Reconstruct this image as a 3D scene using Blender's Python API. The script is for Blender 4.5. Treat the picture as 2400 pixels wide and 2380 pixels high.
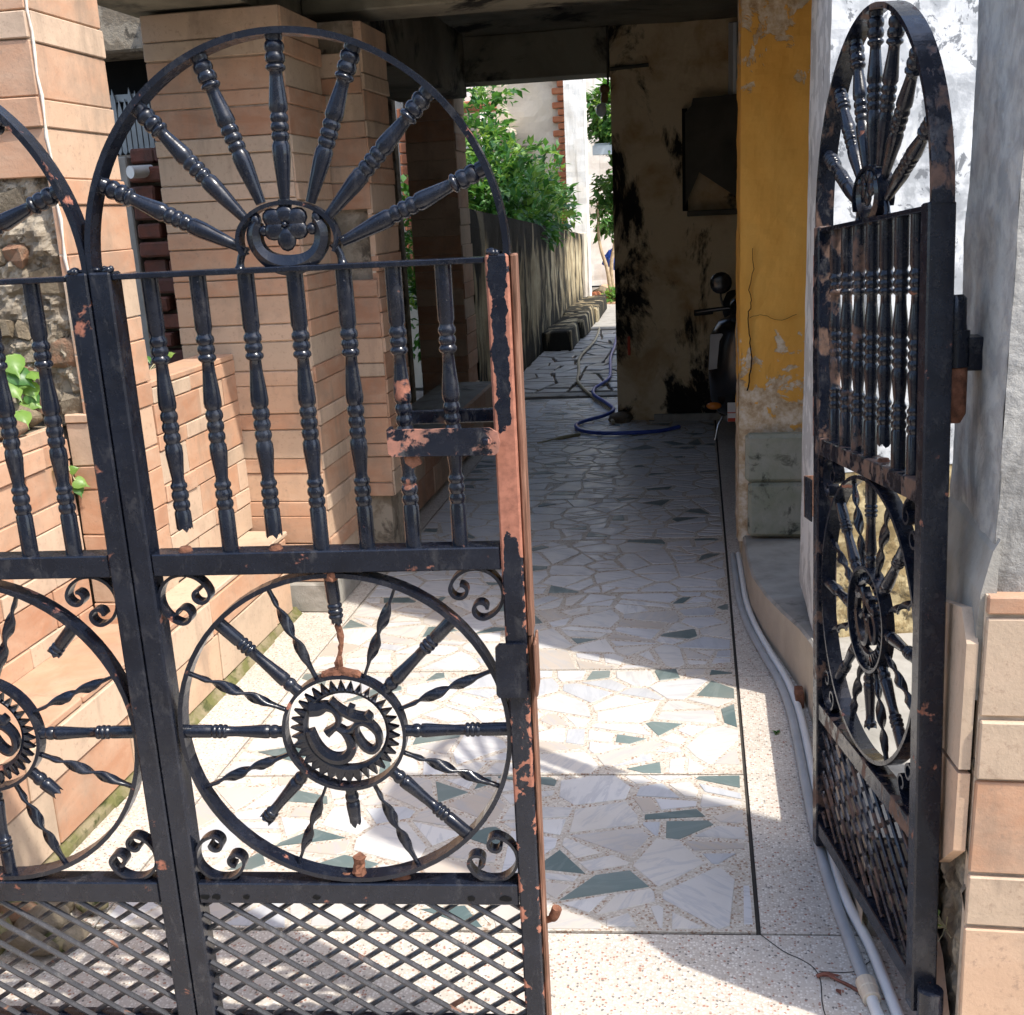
import bpy, math, random
from mathutils import Matrix, Vector, Euler, noise
random.seed(11)
R = math.radians
for o in list(bpy.data.objects): bpy.data.objects.remove(o)
SC = bpy.context.scene
COL = SC.collection
# ------------------------------------------------------------------ camera, sky, sun, exposure
cd = bpy.data.cameras.new('camera'); cam = bpy.data.objects.new('camera', cd); COL.objects.link(cam)
cd.sensor_fit = 'HORIZONTAL'; cd.sensor_width = 36.0; cd.lens = 38.57; cd.clip_start = 0.05; cd.clip_end = 400
right = Vector((0.98590, 0.15954, -0.04884)); down = Vector((-0.00411, -0.26809, -0.96338)); fwd = right.cross(down)
fwd = -fwd if fwd.y < 0 else fwd
cam.matrix_world = Matrix(((right.x, -down.x, -fwd.x, 0), (right.y, -down.y, -fwd.y, 0), (right.z, -down.z, -fwd.z, 1.5), (0, 0, 0, 1)))
SC.camera = cam
SUN_AZ = Vector((0.90, -0.435)).normalized(); SUN_EL = R(57)
w = bpy.data.worlds.new('World'); SC.world = w; w.use_nodes = True
nt = w.node_tree; bg = nt.nodes['Background']; sky = nt.nodes.new('ShaderNodeTexSky')
sky.sky_type = 'NISHITA'; sky.sun_disc = False; sky.sun_elevation = SUN_EL; sky.sun_rotation = math.atan2(SUN_AZ.x, SUN_AZ.y)
sky.air_density = 1.0; sky.dust_density = 2.0
nt.links.new(sky.outputs[0], bg.inputs[0]); bg.inputs[1].default_value = 0.15
sl = bpy.data.lights.new('sun', 'SUN'); sun = bpy.data.objects.new('sun', sl); COL.objects.link(sun)
sl.energy = 2.0; sl.angle = R(0.8); sl.color = (1.0, 0.95, 0.87)
sdir = Vector((SUN_AZ.x * math.cos(SUN_EL), SUN_AZ.y * math.cos(SUN_EL), math.sin(SUN_EL)))
sun.rotation_euler = sdir.to_track_quat('Z', 'Y').to_euler(); sun.location = (4, -2, 6)
SC.view_settings.view_transform = 'Standard'; SC.view_settings.look = 'None'; SC.view_settings.gamma = 1.0
SC.view_settings.exposure = 1.5; SC.view_settings.use_curve_mapping = False

# ------------------------------------------------------------------ materials
MATS = {}
class NT:
    def __init__(s, name, rough=0.7, spec=0.35, metal=0.0):
        m = bpy.data.materials.new(name); m.use_nodes = True; s.m = m; s.t = m.node_tree
        s.b = s.t.nodes['Principled BSDF']; s.b.inputs['Roughness'].default_value = rough
        s.b.inputs['Specular IOR Level'].default_value = spec; s.b.inputs['Metallic'].default_value = metal
        MATS[name] = m
    def n(s, typ, **kw):
        nd = s.t.nodes.new('ShaderNode' + typ)
        for k, v in kw.items():
            if k.startswith('_'): setattr(nd, k[1:], v)
            else:
                key = int(k[1:]) if k[0] == 'i' and k[1:].isdigit() else k.replace('_', ' ')
                if isinstance(v, bpy.types.NodeSocket): s.t.links.new(v, nd.inputs[key])
                else: nd.inputs[key].default_value = v
        return nd
    def coord(s, kind='Object', scale=(1, 1, 1)):
        if kind == 'World': v = s.n('NewGeometry').outputs['Position']
        else: v = s.n('TexCoord').outputs[kind]
        if scale != (1, 1, 1): v = s.n('Mapping', Vector=v, Scale=scale).outputs[0]
        return v
    def noise(s, vec, scale, detail=4, rough=0.55, dist=0.0):
        return s.n('TexNoise', Vector=vec, Scale=scale, Detail=detail, Roughness=rough, Distortion=dist).outputs[0]
    def ramp(s, fac, stops, interp='LINEAR'):
        nd = s.n('ValToRGB'); cr = nd.color_ramp; cr.interpolation = interp
        while len(cr.elements) < len(stops): cr.elements.new(0.5)
        for e, (p, c) in zip(cr.elements, stops):
            e.position = p; e.color = (c, c, c, 1) if isinstance(c, (int, float)) else (*c, 1)
        s.t.links.new(fac, nd.inputs[0]); return nd.outputs[0]
    def mix(s, fac, a, b, mode='MIX'):
        nd = s.n('Mix', _data_type='RGBA', _blend_type=mode)
        for sock, v in ((nd.inputs[0], fac), (nd.inputs[6], a), (nd.inputs[7], b)):
            if isinstance(v, bpy.types.NodeSocket): s.t.links.new(v, sock)
            elif isinstance(v, (int, float)): sock.default_value = v
            else: sock.default_value = (*v, 1)
        return nd.outputs[2]
    def math(s, op, a, b=0.0, clamp=False):
        nd = s.n('Math', _operation=op, _use_clamp=clamp)
        for i, v in enumerate((a, b)):
            if isinstance(v, bpy.types.NodeSocket): s.t.links.new(v, nd.inputs[i])
            else: nd.inputs[i].default_value = v
        return nd.outputs[0]
    def rnd(s): return s.n('ObjectInfo').outputs['Random']
    def sep(s, v): return s.n('SeparateXYZ', Vector=v).outputs
    def col(s, c):
        if isinstance(c, bpy.types.NodeSocket): s.t.links.new(c, s.b.inputs['Base Color'])
        else: s.b.inputs['Base Color'].default_value = (*c, 1)
    def rough(s, v): s.t.links.new(v, s.b.inputs['Roughness'])
    def bump(s, h, strength=0.3, dist=0.01):
        nd = s.n('Bump', Height=h, Strength=strength, Distance=dist); s.t.links.new(nd.outputs[0], s.b.inputs['Normal'])

def simple(name, c, rough=0.6, spec=0.35, metal=0.0, var=0.15, scale=14, bump=0.15):
    k = NT(name, rough, spec, metal); v = k.coord('World')
    nz = k.noise(v, scale, 5)
    lo = tuple(x * (1 - var) for x in c); hi = tuple(min(1, x * (1 + var)) for x in c)
    k.col(k.ramp(nz, [(0.3, lo), (0.7, hi)])); k.bump(k.noise(v, scale * 6, 3), bump, 0.004)
    return k

def paint(name, rust_lo, rust_hi, primer=(0.36, 0.14, 0.09), rust=(0.15, 0.06, 0.035), stretch=(1, 1, 1), dust=0.24, scale=19, mask=None, veil=0.0):
    k = NT(name, 0.3, 0.42)
    v = k.coord('World', stretch); g = k.coord('World')
    black = k.ramp(k.noise(g, 16, 5, 0.6), [(0.3, (0.004, 0.0055, 0.011)), (0.7, (0.010, 0.013, 0.022))])
    speck = k.math('MULTIPLY', k.ramp(k.noise(g, 240, 3, 0.6), [(0.70, 0.0), (0.76, 1.0)]), 0.5)
    dusty = k.math('MULTIPLY', k.ramp(k.noise(k.coord('World', (1, 1, 0.5)), 34, 6, 0.75, 0.4), [(0.55, 0.0), (0.78, 1.0)]), dust)
    black = k.mix(k.math('MAXIMUM', k.math('ADD', dusty, veil), speck), black, (0.20, 0.19, 0.18))
    ru = k.mix(k.ramp(k.noise(g, 60, 6, 0.7), [(0.4, 0.0), (0.62, 1.0)]), primer, rust)
    val = k.noise(v, scale, 7, 0.62, 0.3)
    if mask: val = k.math('ADD', val, mask(k))
    mk = k.ramp(val, [(rust_lo, 0.0), (rust_hi, 1.0)])
    k.col(k.mix(mk, black, ru))
    k.rough(k.math('ADD', k.math('MULTIPLY', mk, 0.5), k.ramp(k.noise(g, 40, 5, 0.7), [(0.33, 0.10), (0.5, 0.22), (0.72, 0.46)])))
    h = k.math('SUBTRACT', k.math('MULTIPLY', k.noise(g, 90, 4, 0.65), 0.3), k.math('MULTIPLY', mk, 0.6))
    k.bump(h, 0.3, 0.003)
def stile_mask(k):
    sx = k.sep(k.coord('Object')); z = k.math('DIVIDE', sx[2], 1.5); xe = k.math('MULTIPLY', k.math('ABSOLUTE', k.math('SUBTRACT', sx[0], 0.615)), 50.0)
    edge = k.math('MULTIPLY', k.ramp(xe, [(0.40, 0.0), (0.72, 0.26)]), k.ramp(z, [(0.62, 0.35), (0.66, 1.0)]))
    return k.math('ADD', edge, k.ramp(z, [(0.665, 0.0), (0.69, 0.26), (0.775, 0.24), (0.81, 0.0)]))
paint('paint_black', 0.69, 0.73)
paint('paint_chipped', 0.64, 0.68)
paint('paint_peeled', 0.455, 0.49, primer=(0.36, 0.16, 0.11), rust=(0.22, 0.11, 0.08), dust=0.5)
paint('paint_stile', 0.625, 0.64, primer=(0.37, 0.15, 0.095), rust=(0.24, 0.095, 0.06), mask=stile_mask, scale=26)
paint('paint_dusty', 0.64, 0.68, dust=0.6, veil=0.22, primer=(0.2, 0.1, 0.06))
paint('paint_rusty', 0.52, 0.58, primer=(0.15, 0.085, 0.06), rust=(0.085, 0.05, 0.035), stretch=(1, 1, 0.6), dust=0.6)
k = NT('rust', 0.9, 0.2); v = k.coord('World')
k.col(k.ramp(k.noise(v, 55, 6, 0.7), [(0.3, (0.07, 0.032, 0.02)), (0.5, (0.17, 0.075, 0.045)), (0.7, (0.28, 0.13, 0.08))])); k.bump(k.noise(v, 140, 5, 0.7), 0.8, 0.004)
k = NT('rust_strip', 0.8, 0.2); v = k.coord('World', (1, 1, 0.06))
k.col(k.ramp(k.noise(v, 130, 5, 0.6), [(0.3, (0.06, 0.032, 0.02)), (0.5, (0.20, 0.10, 0.065)), (0.68, (0.31, 0.175, 0.12))])); k.bump(k.noise(v, 220, 4), 0.7, 0.004)

k = NT('sandstone', 0.75, 0.25); v = k.coord('World')
c0 = k.ramp(k.rnd(), [(0.0, (0.47, 0.245, 0.14)), (0.18, (0.53, 0.345, 0.225)), (0.36, (0.39, 0.18, 0.095)), (0.5, (0.48, 0.36, 0.255)), (0.66, (0.48, 0.265, 0.16)), (0.8, (0.54, 0.39, 0.275)), (0.9, (0.40, 0.195, 0.11))], 'CONSTANT')
c1 = k.mix(k.ramp(k.noise(k.coord('World', (1, 1, 2.2)), 7, 5, 0.6, 0.6), [(0.38, 0.0), (0.72, 0.5)]), c0, (0.57, 0.41, 0.29))
c2 = k.mix(k.ramp(k.noise(v, 5, 6, 0.65), [(0.50, 0.0), (0.70, 0.62)]), c1, (0.27, 0.20, 0.145))
c3 = k.mix(k.ramp(k.noise(v, 70, 4, 0.7), [(0.57, 0.0), (0.70, 0.6)]), c2, (0.28, 0.18, 0.125))
c3 = k.mix(k.ramp(k.noise(k.coord('World', (1, 1, 0.22)), 9, 6, 0.65), [(0.55, 0.0), (0.72, 0.55)]), c3, (0.20, 0.15, 0.11)); c3 = k.mix(0.12, c3, (0.58, 0.46, 0.34)); k.col(c3); k.bump(k.math('ADD', k.noise(v, 22, 6, 0.6), k.math('MULTIPLY', k.noise(v, 160, 4, 0.7), 0.3)), 0.35, 0.006)

def blotch(name, base, patch, dark, s1=6, t1=(0.45, 0.5), s2=4, t2=(0.52, 0.6), streak=0.35, rough=0.85, bump=0.5, fine=0.12):
    k = NT(name, rough, 0.2); v = k.coord('World'); vs = k.coord('World', (1, 1, streak))
    m1 = k.ramp(k.noise(v, s1, 7, 0.62, 0.3), [(t1[0], 0.0), (t1[1], 1.0)])
    m2 = k.ramp(k.noise(vs, s2, 8, 0.68, 0.5), [(t2[0], 0.0), (t2[1], 1.0)])
    c = k.mix(m1, base, patch); c = k.mix(m2, c, dark)
    c = k.mix(k.math('MULTIPLY', k.noise(v, 90, 4, 0.7), fine), c, (0.12, 0.10, 0.08))
    k.col(c); k.bump(k.math('ADD', k.math('MULTIPLY', m1, 0.25), k.noise(v, 40, 6, 0.7)), bump, 0.006)
    return k
blotch('mould_wall', (0.68, 0.55, 0.35), (0.46, 0.31, 0.16), (0.012, 0.011, 0.009), s1=3.5, t1=(0.48, 0.66), s2=2.0, t2=(0.50, 0.56), streak=0.55)
k = NT('mould_garden', 0.9, 0.15); v = k.coord('World'); z = k.sep(v)[2]
drip = k.noise(k.coord('World', (1, 1, 0.16)), 4.2, 8, 0.65, 0.3); top_ = k.ramp(k.math('DIVIDE', z, 1.5), [(0.0, 0.16), (0.25, 0.05), (0.5, 0.0), (0.66, 0.04), (0.9, 0.22)])
mk = k.ramp(k.math('ADD', drip, top_), [(0.50, 0.0), (0.60, 1.0)])
b0 = k.ramp(k.noise(v, 3.2, 6, 0.6), [(0.35, (0.20, 0.155, 0.09)), (0.5, (0.34, 0.275, 0.165)), (0.68, (0.46, 0.40, 0.26))])
k.col(k.mix(mk, b0, (0.022, 0.021, 0.016))); k.bump(k.noise(v, 25, 7, 0.7), 0.8, 0.015)
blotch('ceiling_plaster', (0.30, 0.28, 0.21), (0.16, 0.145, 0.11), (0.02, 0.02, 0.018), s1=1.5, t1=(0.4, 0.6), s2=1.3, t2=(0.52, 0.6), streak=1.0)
blotch('white_wash', (0.60, 0.61, 0.61), (0.38, 0.395, 0.405), (0.19, 0.20, 0.21), s1=9, t1=(0.46, 0.56), s2=15, t2=(0.555, 0.585), streak=0.8, bump=0.3, fine=0.06)
blotch('grey_flake', (0.46, 0.445, 0.41), (0.31, 0.305, 0.29), (0.13, 0.125, 0.115), s1=18, t1=(0.42, 0.60), s2=6, t2=(0.52, 0.72), streak=0.4, bump=0.8)
blotch('strip_wash', (0.62, 0.61, 0.58), (0.44, 0.43, 0.41), (0.22, 0.215, 0.205), s1=10, t1=(0.48, 0.52), s2=8, t2=(0.58, 0.68), streak=0.25)
blotch('cement', (0.36, 0.34, 0.30), (0.27, 0.255, 0.22), (0.14, 0.13, 0.11), s1=7, t1=(0.42, 0.62), s2=6, t2=(0.57, 0.70), streak=0.7)
blotch('moss_cement', (0.33, 0.33, 0.27), (0.25, 0.27, 0.20), (0.06, 0.065, 0.05), s1=8, t1=(0.42, 0.62), s2=12, t2=(0.55, 0.66), streak=0.9)
blotch('beige_cement', (0.47, 0.40, 0.31), (0.38, 0.32, 0.25), (0.22, 0.19, 0.15), s1=4, t1=(0.4, 0.65), s2=5, t2=(0.6, 0.75), streak=0.3, bump=0.25)
blotch('moss_edge', (0.24, 0.20, 0.12), (0.13, 0.13, 0.045), (0.05, 0.06, 0.018), s1=14, t1=(0.42, 0.58), s2=12, t2=(0.52, 0.62), streak=1.0)
blotch('rough_plaster', (0.34, 0.29, 0.22), (0.22, 0.18, 0.13), (0.10, 0.085, 0.065), s1=12, t1=(0.45, 0.55), s2=9, t2=(0.55, 0.62), streak=1.0, bump=1.0)
blotch('gold_plaster', (0.42, 0.34, 0.19), (0.26, 0.19, 0.09), (0.08, 0.065, 0.04), s1=20, t1=(0.45, 0.55), s2=22, t2=(0.55, 0.62), streak=1.0, bump=0.9)
blotch('far_wall', (0.66, 0.58, 0.46), (0.50, 0.44, 0.35), (0.22, 0.20, 0.18), s1=1.6, t1=(0.42, 0.65), s2=1.5, t2=(0.55, 0.72), streak=0.7)
blotch('far_white', (0.80, 0.77, 0.70), (0.66, 0.60, 0.50), (0.42, 0.37, 0.30), s1=3, t1=(0.45, 0.7), s2=6, t2=(0.56, 0.70), streak=0.06)
# ochre column: limewash with lost patches near the top and bottom
k = NT('ochre', 0.8, 0.2); v = k.coord('World'); z = k.sep(v)[2]
base = k.ramp(k.noise(k.coord('World', (1, 1, 0.4)), 5, 5), [(0.3, (0.66, 0.33, 0.06)), (0.7, (0.78, 0.44, 0.105))])
nz = k.noise(v, 8, 8, 0.62, 0.4)
hi = k.math('MULTIPLY', k.math('SUBTRACT', z, 1.93), 0.62); lo = k.math('MULTIPLY', k.math('SUBTRACT', 1.0, z), 0.46)
lost = k.math('ADD', nz, k.math('MAXIMUM', hi, lo))
mk = k.ramp(lost, [(0.60, 0.0), (0.625, 1.0)])
pl = k.ramp(k.noise(v, 20, 7, 0.68, 0.1), [(0.33, (0.32, 0.20, 0.10)), (0.48, (0.52, 0.40, 0.26)), (0.62, (0.66, 0.58, 0.46))])
k.col(k.mix(mk, base, pl)); k.bump(k.math('ADD', k.math('MULTIPLY', mk, -0.5), k.math('MULTIPLY', k.noise(v, 50, 5), 0.4)), 0.6, 0.006)

k = NT('terrazzo', 0.5, 0.35); v = k.coord('World')
wv = k.n('VectorMath', _operation='ADD', i0=v, i1=k.n('VectorMath', _operation='SCALE', i0=k.n('TexNoise', Vector=v, Scale=130.0, Detail=2.0).outputs['Color'], Scale=0.006).outputs[0]).outputs[0]
vo = k.n('TexVoronoi', Vector=wv, Scale=165.0, Randomness=1.0); dcol = k.sep(vo.outputs['Color'])
chip = k.ramp(vo.outputs['Distance'], [(0.42, 1.0), (0.5, 0.0)])
cc = k.ramp(dcol[0], [(0.0, (0.56, 0.51, 0.44)), (0.40, (0.68, 0.64, 0.57)), (0.76, (0.33, 0.17, 0.12)), (0.84, (0.17, 0.155, 0.14)), (0.91, (0.40, 0.33, 0.26))], 'CONSTANT')
matrix = k.ramp(k.noise(v, 3, 5), [(0.3, (0.44, 0.39, 0.33)), (0.7, (0.54, 0.485, 0.415))])
c = k.mix(chip, matrix, cc); c = k.mix(k.ramp(k.noise(v, 2.2, 6, 0.65), [(0.5, 0.0), (0.75, 0.35)]), c, (0.25, 0.22, 0.18))
k.col(c); k.bump(k.noise(v, 60, 4), 0.12, 0.003)
k = NT('floor_matrix', 0.55, 0.3); v = k.coord('World')
vo = k.n('TexVoronoi', Vector=v, Scale=210.0); dcol = k.sep(vo.outputs['Color'])
cc = k.ramp(dcol[0], [(0.0, (0.46, 0.41, 0.34)), (0.5, (0.56, 0.51, 0.43)), (0.78, (0.30, 0.20, 0.14)), (0.9, (0.60, 0.56, 0.49))], 'CONSTANT')
k.col(k.mix(k.ramp(k.noise(v, 3, 5), [(0.45, 0.0), (0.75, 0.4)]), cc, (0.26, 0.22, 0.17))); k.bump(k.noise(v, 90, 4), 0.2, 0.003)
def marble(name, stops, vein, va=0.55):
    k = NT(name, 0.38, 0.4); r = k.rnd(); v = k.coord('World')
    off = k.n('CombineXYZ', X=k.math('MULTIPLY', r, 37.0), Y=k.math('MULTIPLY', r, 91.0), Z=r).outputs[0]
    vv = k.n('VectorMath', _operation='ADD', i0=v, i1=off).outputs[0]
    rot = k.n('VectorRotate', _rotation_type='Z_AXIS', Vector=vv, Angle=k.math('MULTIPLY', r, 6.0)).outputs[0]
    st = k.n('Mapping', Vector=rot, Scale=(1.0, 5.0, 1.0)).outputs[0]
    ve = k.ramp(k.noise(st, 7, 7, 0.62, 0.8), [(0.50, 0.0), (0.58, va), (0.66, 0.1), (0.74, va)])
    c = k.mix(ve, k.ramp(r, stops, 'CONSTANT'), vein)
    c = k.mix(k.ramp(k.noise(v, 2.0, 6, 0.65), [(0.46, 0.0), (0.8, 0.45)]), c, (0.30, 0.26, 0.21))
    k.col(c); k.rough(k.ramp(k.noise(v, 12, 5), [(0.35, 0.28), (0.7, 0.55)])); k.bump(k.noise(v, 45, 5), 0.06, 0.003)
marble('marble', [(0.0, (0.54, 0.52, 0.485)), (0.16, (0.60, 0.585, 0.555)), (0.32, (0.49, 0.45, 0.40)), (0.46, (0.55, 0.545, 0.54)), (0.60, (0.46, 0.40, 0.335)), (0.70, (0.45, 0.46, 0.47)), (0.84, (0.57, 0.535, 0.48))], (0.36, 0.37, 0.39))
marble('green_marble', [(0.0, (0.115, 0.155, 0.15)), (0.4, (0.15, 0.195, 0.185)), (0.7, (0.09, 0.13, 0.13))], (0.22, 0.26, 0.25), 0.35)
k = NT('brick', 0.9, 0.2); v = k.coord('World')
k.col(k.mix(k.ramp(k.noise(v, 14, 6, 0.65), [(0.45, 0.0), (0.7, 0.8)]), k.ramp(k.rnd(), [(0, (0.17, 0.065, 0.045)), (0.5, (0.22, 0.085, 0.055)), (1, (0.12, 0.055, 0.045))]), (0.08, 0.06, 0.05))); k.bump(k.noise(v, 40, 6, 0.7), 0.9, 0.008)
k = NT('red_brick', 0.9, 0.2); v = k.coord('World')
k.col(k.ramp(k.noise(v, 9, 5), [(0.3, (0.34, 0.12, 0.06)), (0.7, (0.45, 0.19, 0.10))])); k.bump(k.noise(v, 30, 5), 0.6, 0.008)
k = NT('rubble_stone', 0.9, 0.2); v = k.coord('World')
k.col(k.mix(k.ramp(k.noise(v, 30, 6, 0.7), [(0.4, 0.0), (0.65, 0.8)]), k.ramp(k.rnd(), [(0, (0.24, 0.185, 0.12)), (0.35, (0.34, 0.28, 0.20)), (0.6, (0.28, 0.15, 0.09)), (0.75, (0.20, 0.165, 0.12)), (1, (0.40, 0.35, 0.27))], 'CONSTANT'), (0.14, 0.115, 0.08))); k.bump(k.noise(v, 60, 6, 0.7), 1.0, 0.01)
k = NT('paving_stone', 0.45, 0.45); v = k.coord('World')
k.col(k.mix(k.ramp(k.noise(v, 5, 6, 0.65), [(0.45, 0.0), (0.7, 0.75)]), k.ramp(k.rnd(), [(0, (0.32, 0.32, 0.31)), (0.5, (0.42, 0.42, 0.41)), (1, (0.25, 0.23, 0.20))]), (0.16, 0.14, 0.11))); k.bump(k.noise(v, 12, 6), 0.5, 0.01)
simple('soil', (0.11, 0.085, 0.06), 0.95, 0.1, var=0.5, bump=0.8)
simple('red_soil', (0.50, 0.30, 0.19), 0.95, 0.1, var=0.25, bump=0.6)
simple('road', (0.20, 0.18, 0.155), 0.9, 0.2, var=0.25, scale=6, bump=0.5)
simple('groove', (0.05, 0.045, 0.04), 0.9, 0.1)
simple('joint_fill', (0.50, 0.40, 0.30), 0.9, 0.15, var=0.3, scale=25)
simple('mortar_joint', (0.68, 0.60, 0.50), 0.9, 0.15, var=0.2, scale=40)
simple('pvc_white', (0.72, 0.71, 0.67), 0.35, 0.4, var=0.06)
simple('pvc_grey', (0.34, 0.36, 0.37), 0.45, 0.4, var=0.12)
simple('pvc_beige', (0.66, 0.55, 0.41), 0.4, 0.4, var=0.06)
simple('hose_blue', (0.04, 0.075, 0.34), 0.4, 0.4, var=0.2)
simple('hose_beige', (0.36, 0.30, 0.19), 0.5, 0.3)
simple('scooter_black', (0.012, 0.012, 0.013), 0.22, 0.6, var=0.1, bump=0.02)
simple('reflection_grey', (0.30, 0.30, 0.30), 0.3, 0.5, var=0.1, bump=0.02)
simple('rubber', (0.015, 0.015, 0.015), 0.8, 0.2)
simple('chrome', (0.6, 0.6, 0.6), 0.2, 0.5, metal=1.0, var=0.05, bump=0.02)
simple('orange_lens', (0.55, 0.17, 0.02), 0.2, 0.5, var=0.1, bump=0.02)
simple('sticker_white', (0.75, 0.72, 0.68), 0.5, 0.3, var=0.08)
simple('sticker_red', (0.55, 0.08, 0.04), 0.5, 0.3, var=0.1)
simple('board_dark', (0.07, 0.065, 0.05), 0.7, 0.25, var=0.3, scale=5)
simple('lamp_white', (0.42, 0.42, 0.40), 0.4, 0.4, var=0.08)
simple('lamp_glass', (0.72, 0.78, 0.80), 0.15, 0.5, var=0.03, bump=0.01)
simple('bakelite', (0.20, 0.12, 0.05), 0.4, 0.4)
simple('grille_silver', (0.25, 0.265, 0.27), 0.4, 0.5, metal=0.5, var=0.15)
simple('tin', (0.42, 0.48, 0.52), 0.45, 0.4, var=0.1)
simple('black_void', (0.01, 0.01, 0.01), 0.9, 0.1)
simple('bark', (0.36, 0.27, 0.17), 0.85, 0.2, var=0.3, scale=20)
simple('dry_leaf', (0.20, 0.075, 0.05), 0.7, 0.3, var=0.4, scale=40)
simple('dry_stem', (0.42, 0.37, 0.22), 0.8, 0.2, var=0.25)
simple('cloth_blue', (0.05, 0.13, 0.55), 0.8, 0.2, var=0.3)
def leafmat(name, c, c2):
    k = NT(name, 0.38, 0.4); v = k.coord('World')
    k.col(k.ramp(k.noise(v, 9, 3), [(0.35, c), (0.68, c2)]))
    tr = k.t.nodes.new('ShaderNodeBsdfTranslucent'); tr.inputs[0].default_value = (c2[0] * 1.5, c2[1] * 1.6, c2[2] * 0.8, 1)
    mx = k.t.nodes.new('ShaderNodeMixShader'); mx.inputs[0].default_value = 0.3
    out = k.t.nodes['Material Output']; k.t.links.new(k.b.outputs[0], mx.inputs[1]); k.t.links.new(tr.outputs[0], mx.inputs[2]); k.t.links.new(mx.outputs[0], out.inputs[0])
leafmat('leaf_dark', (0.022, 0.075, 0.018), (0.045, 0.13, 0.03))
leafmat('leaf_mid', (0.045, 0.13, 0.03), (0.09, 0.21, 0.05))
leafmat('leaf_light', (0.12, 0.24, 0.04), (0.22, 0.33, 0.08))

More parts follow.
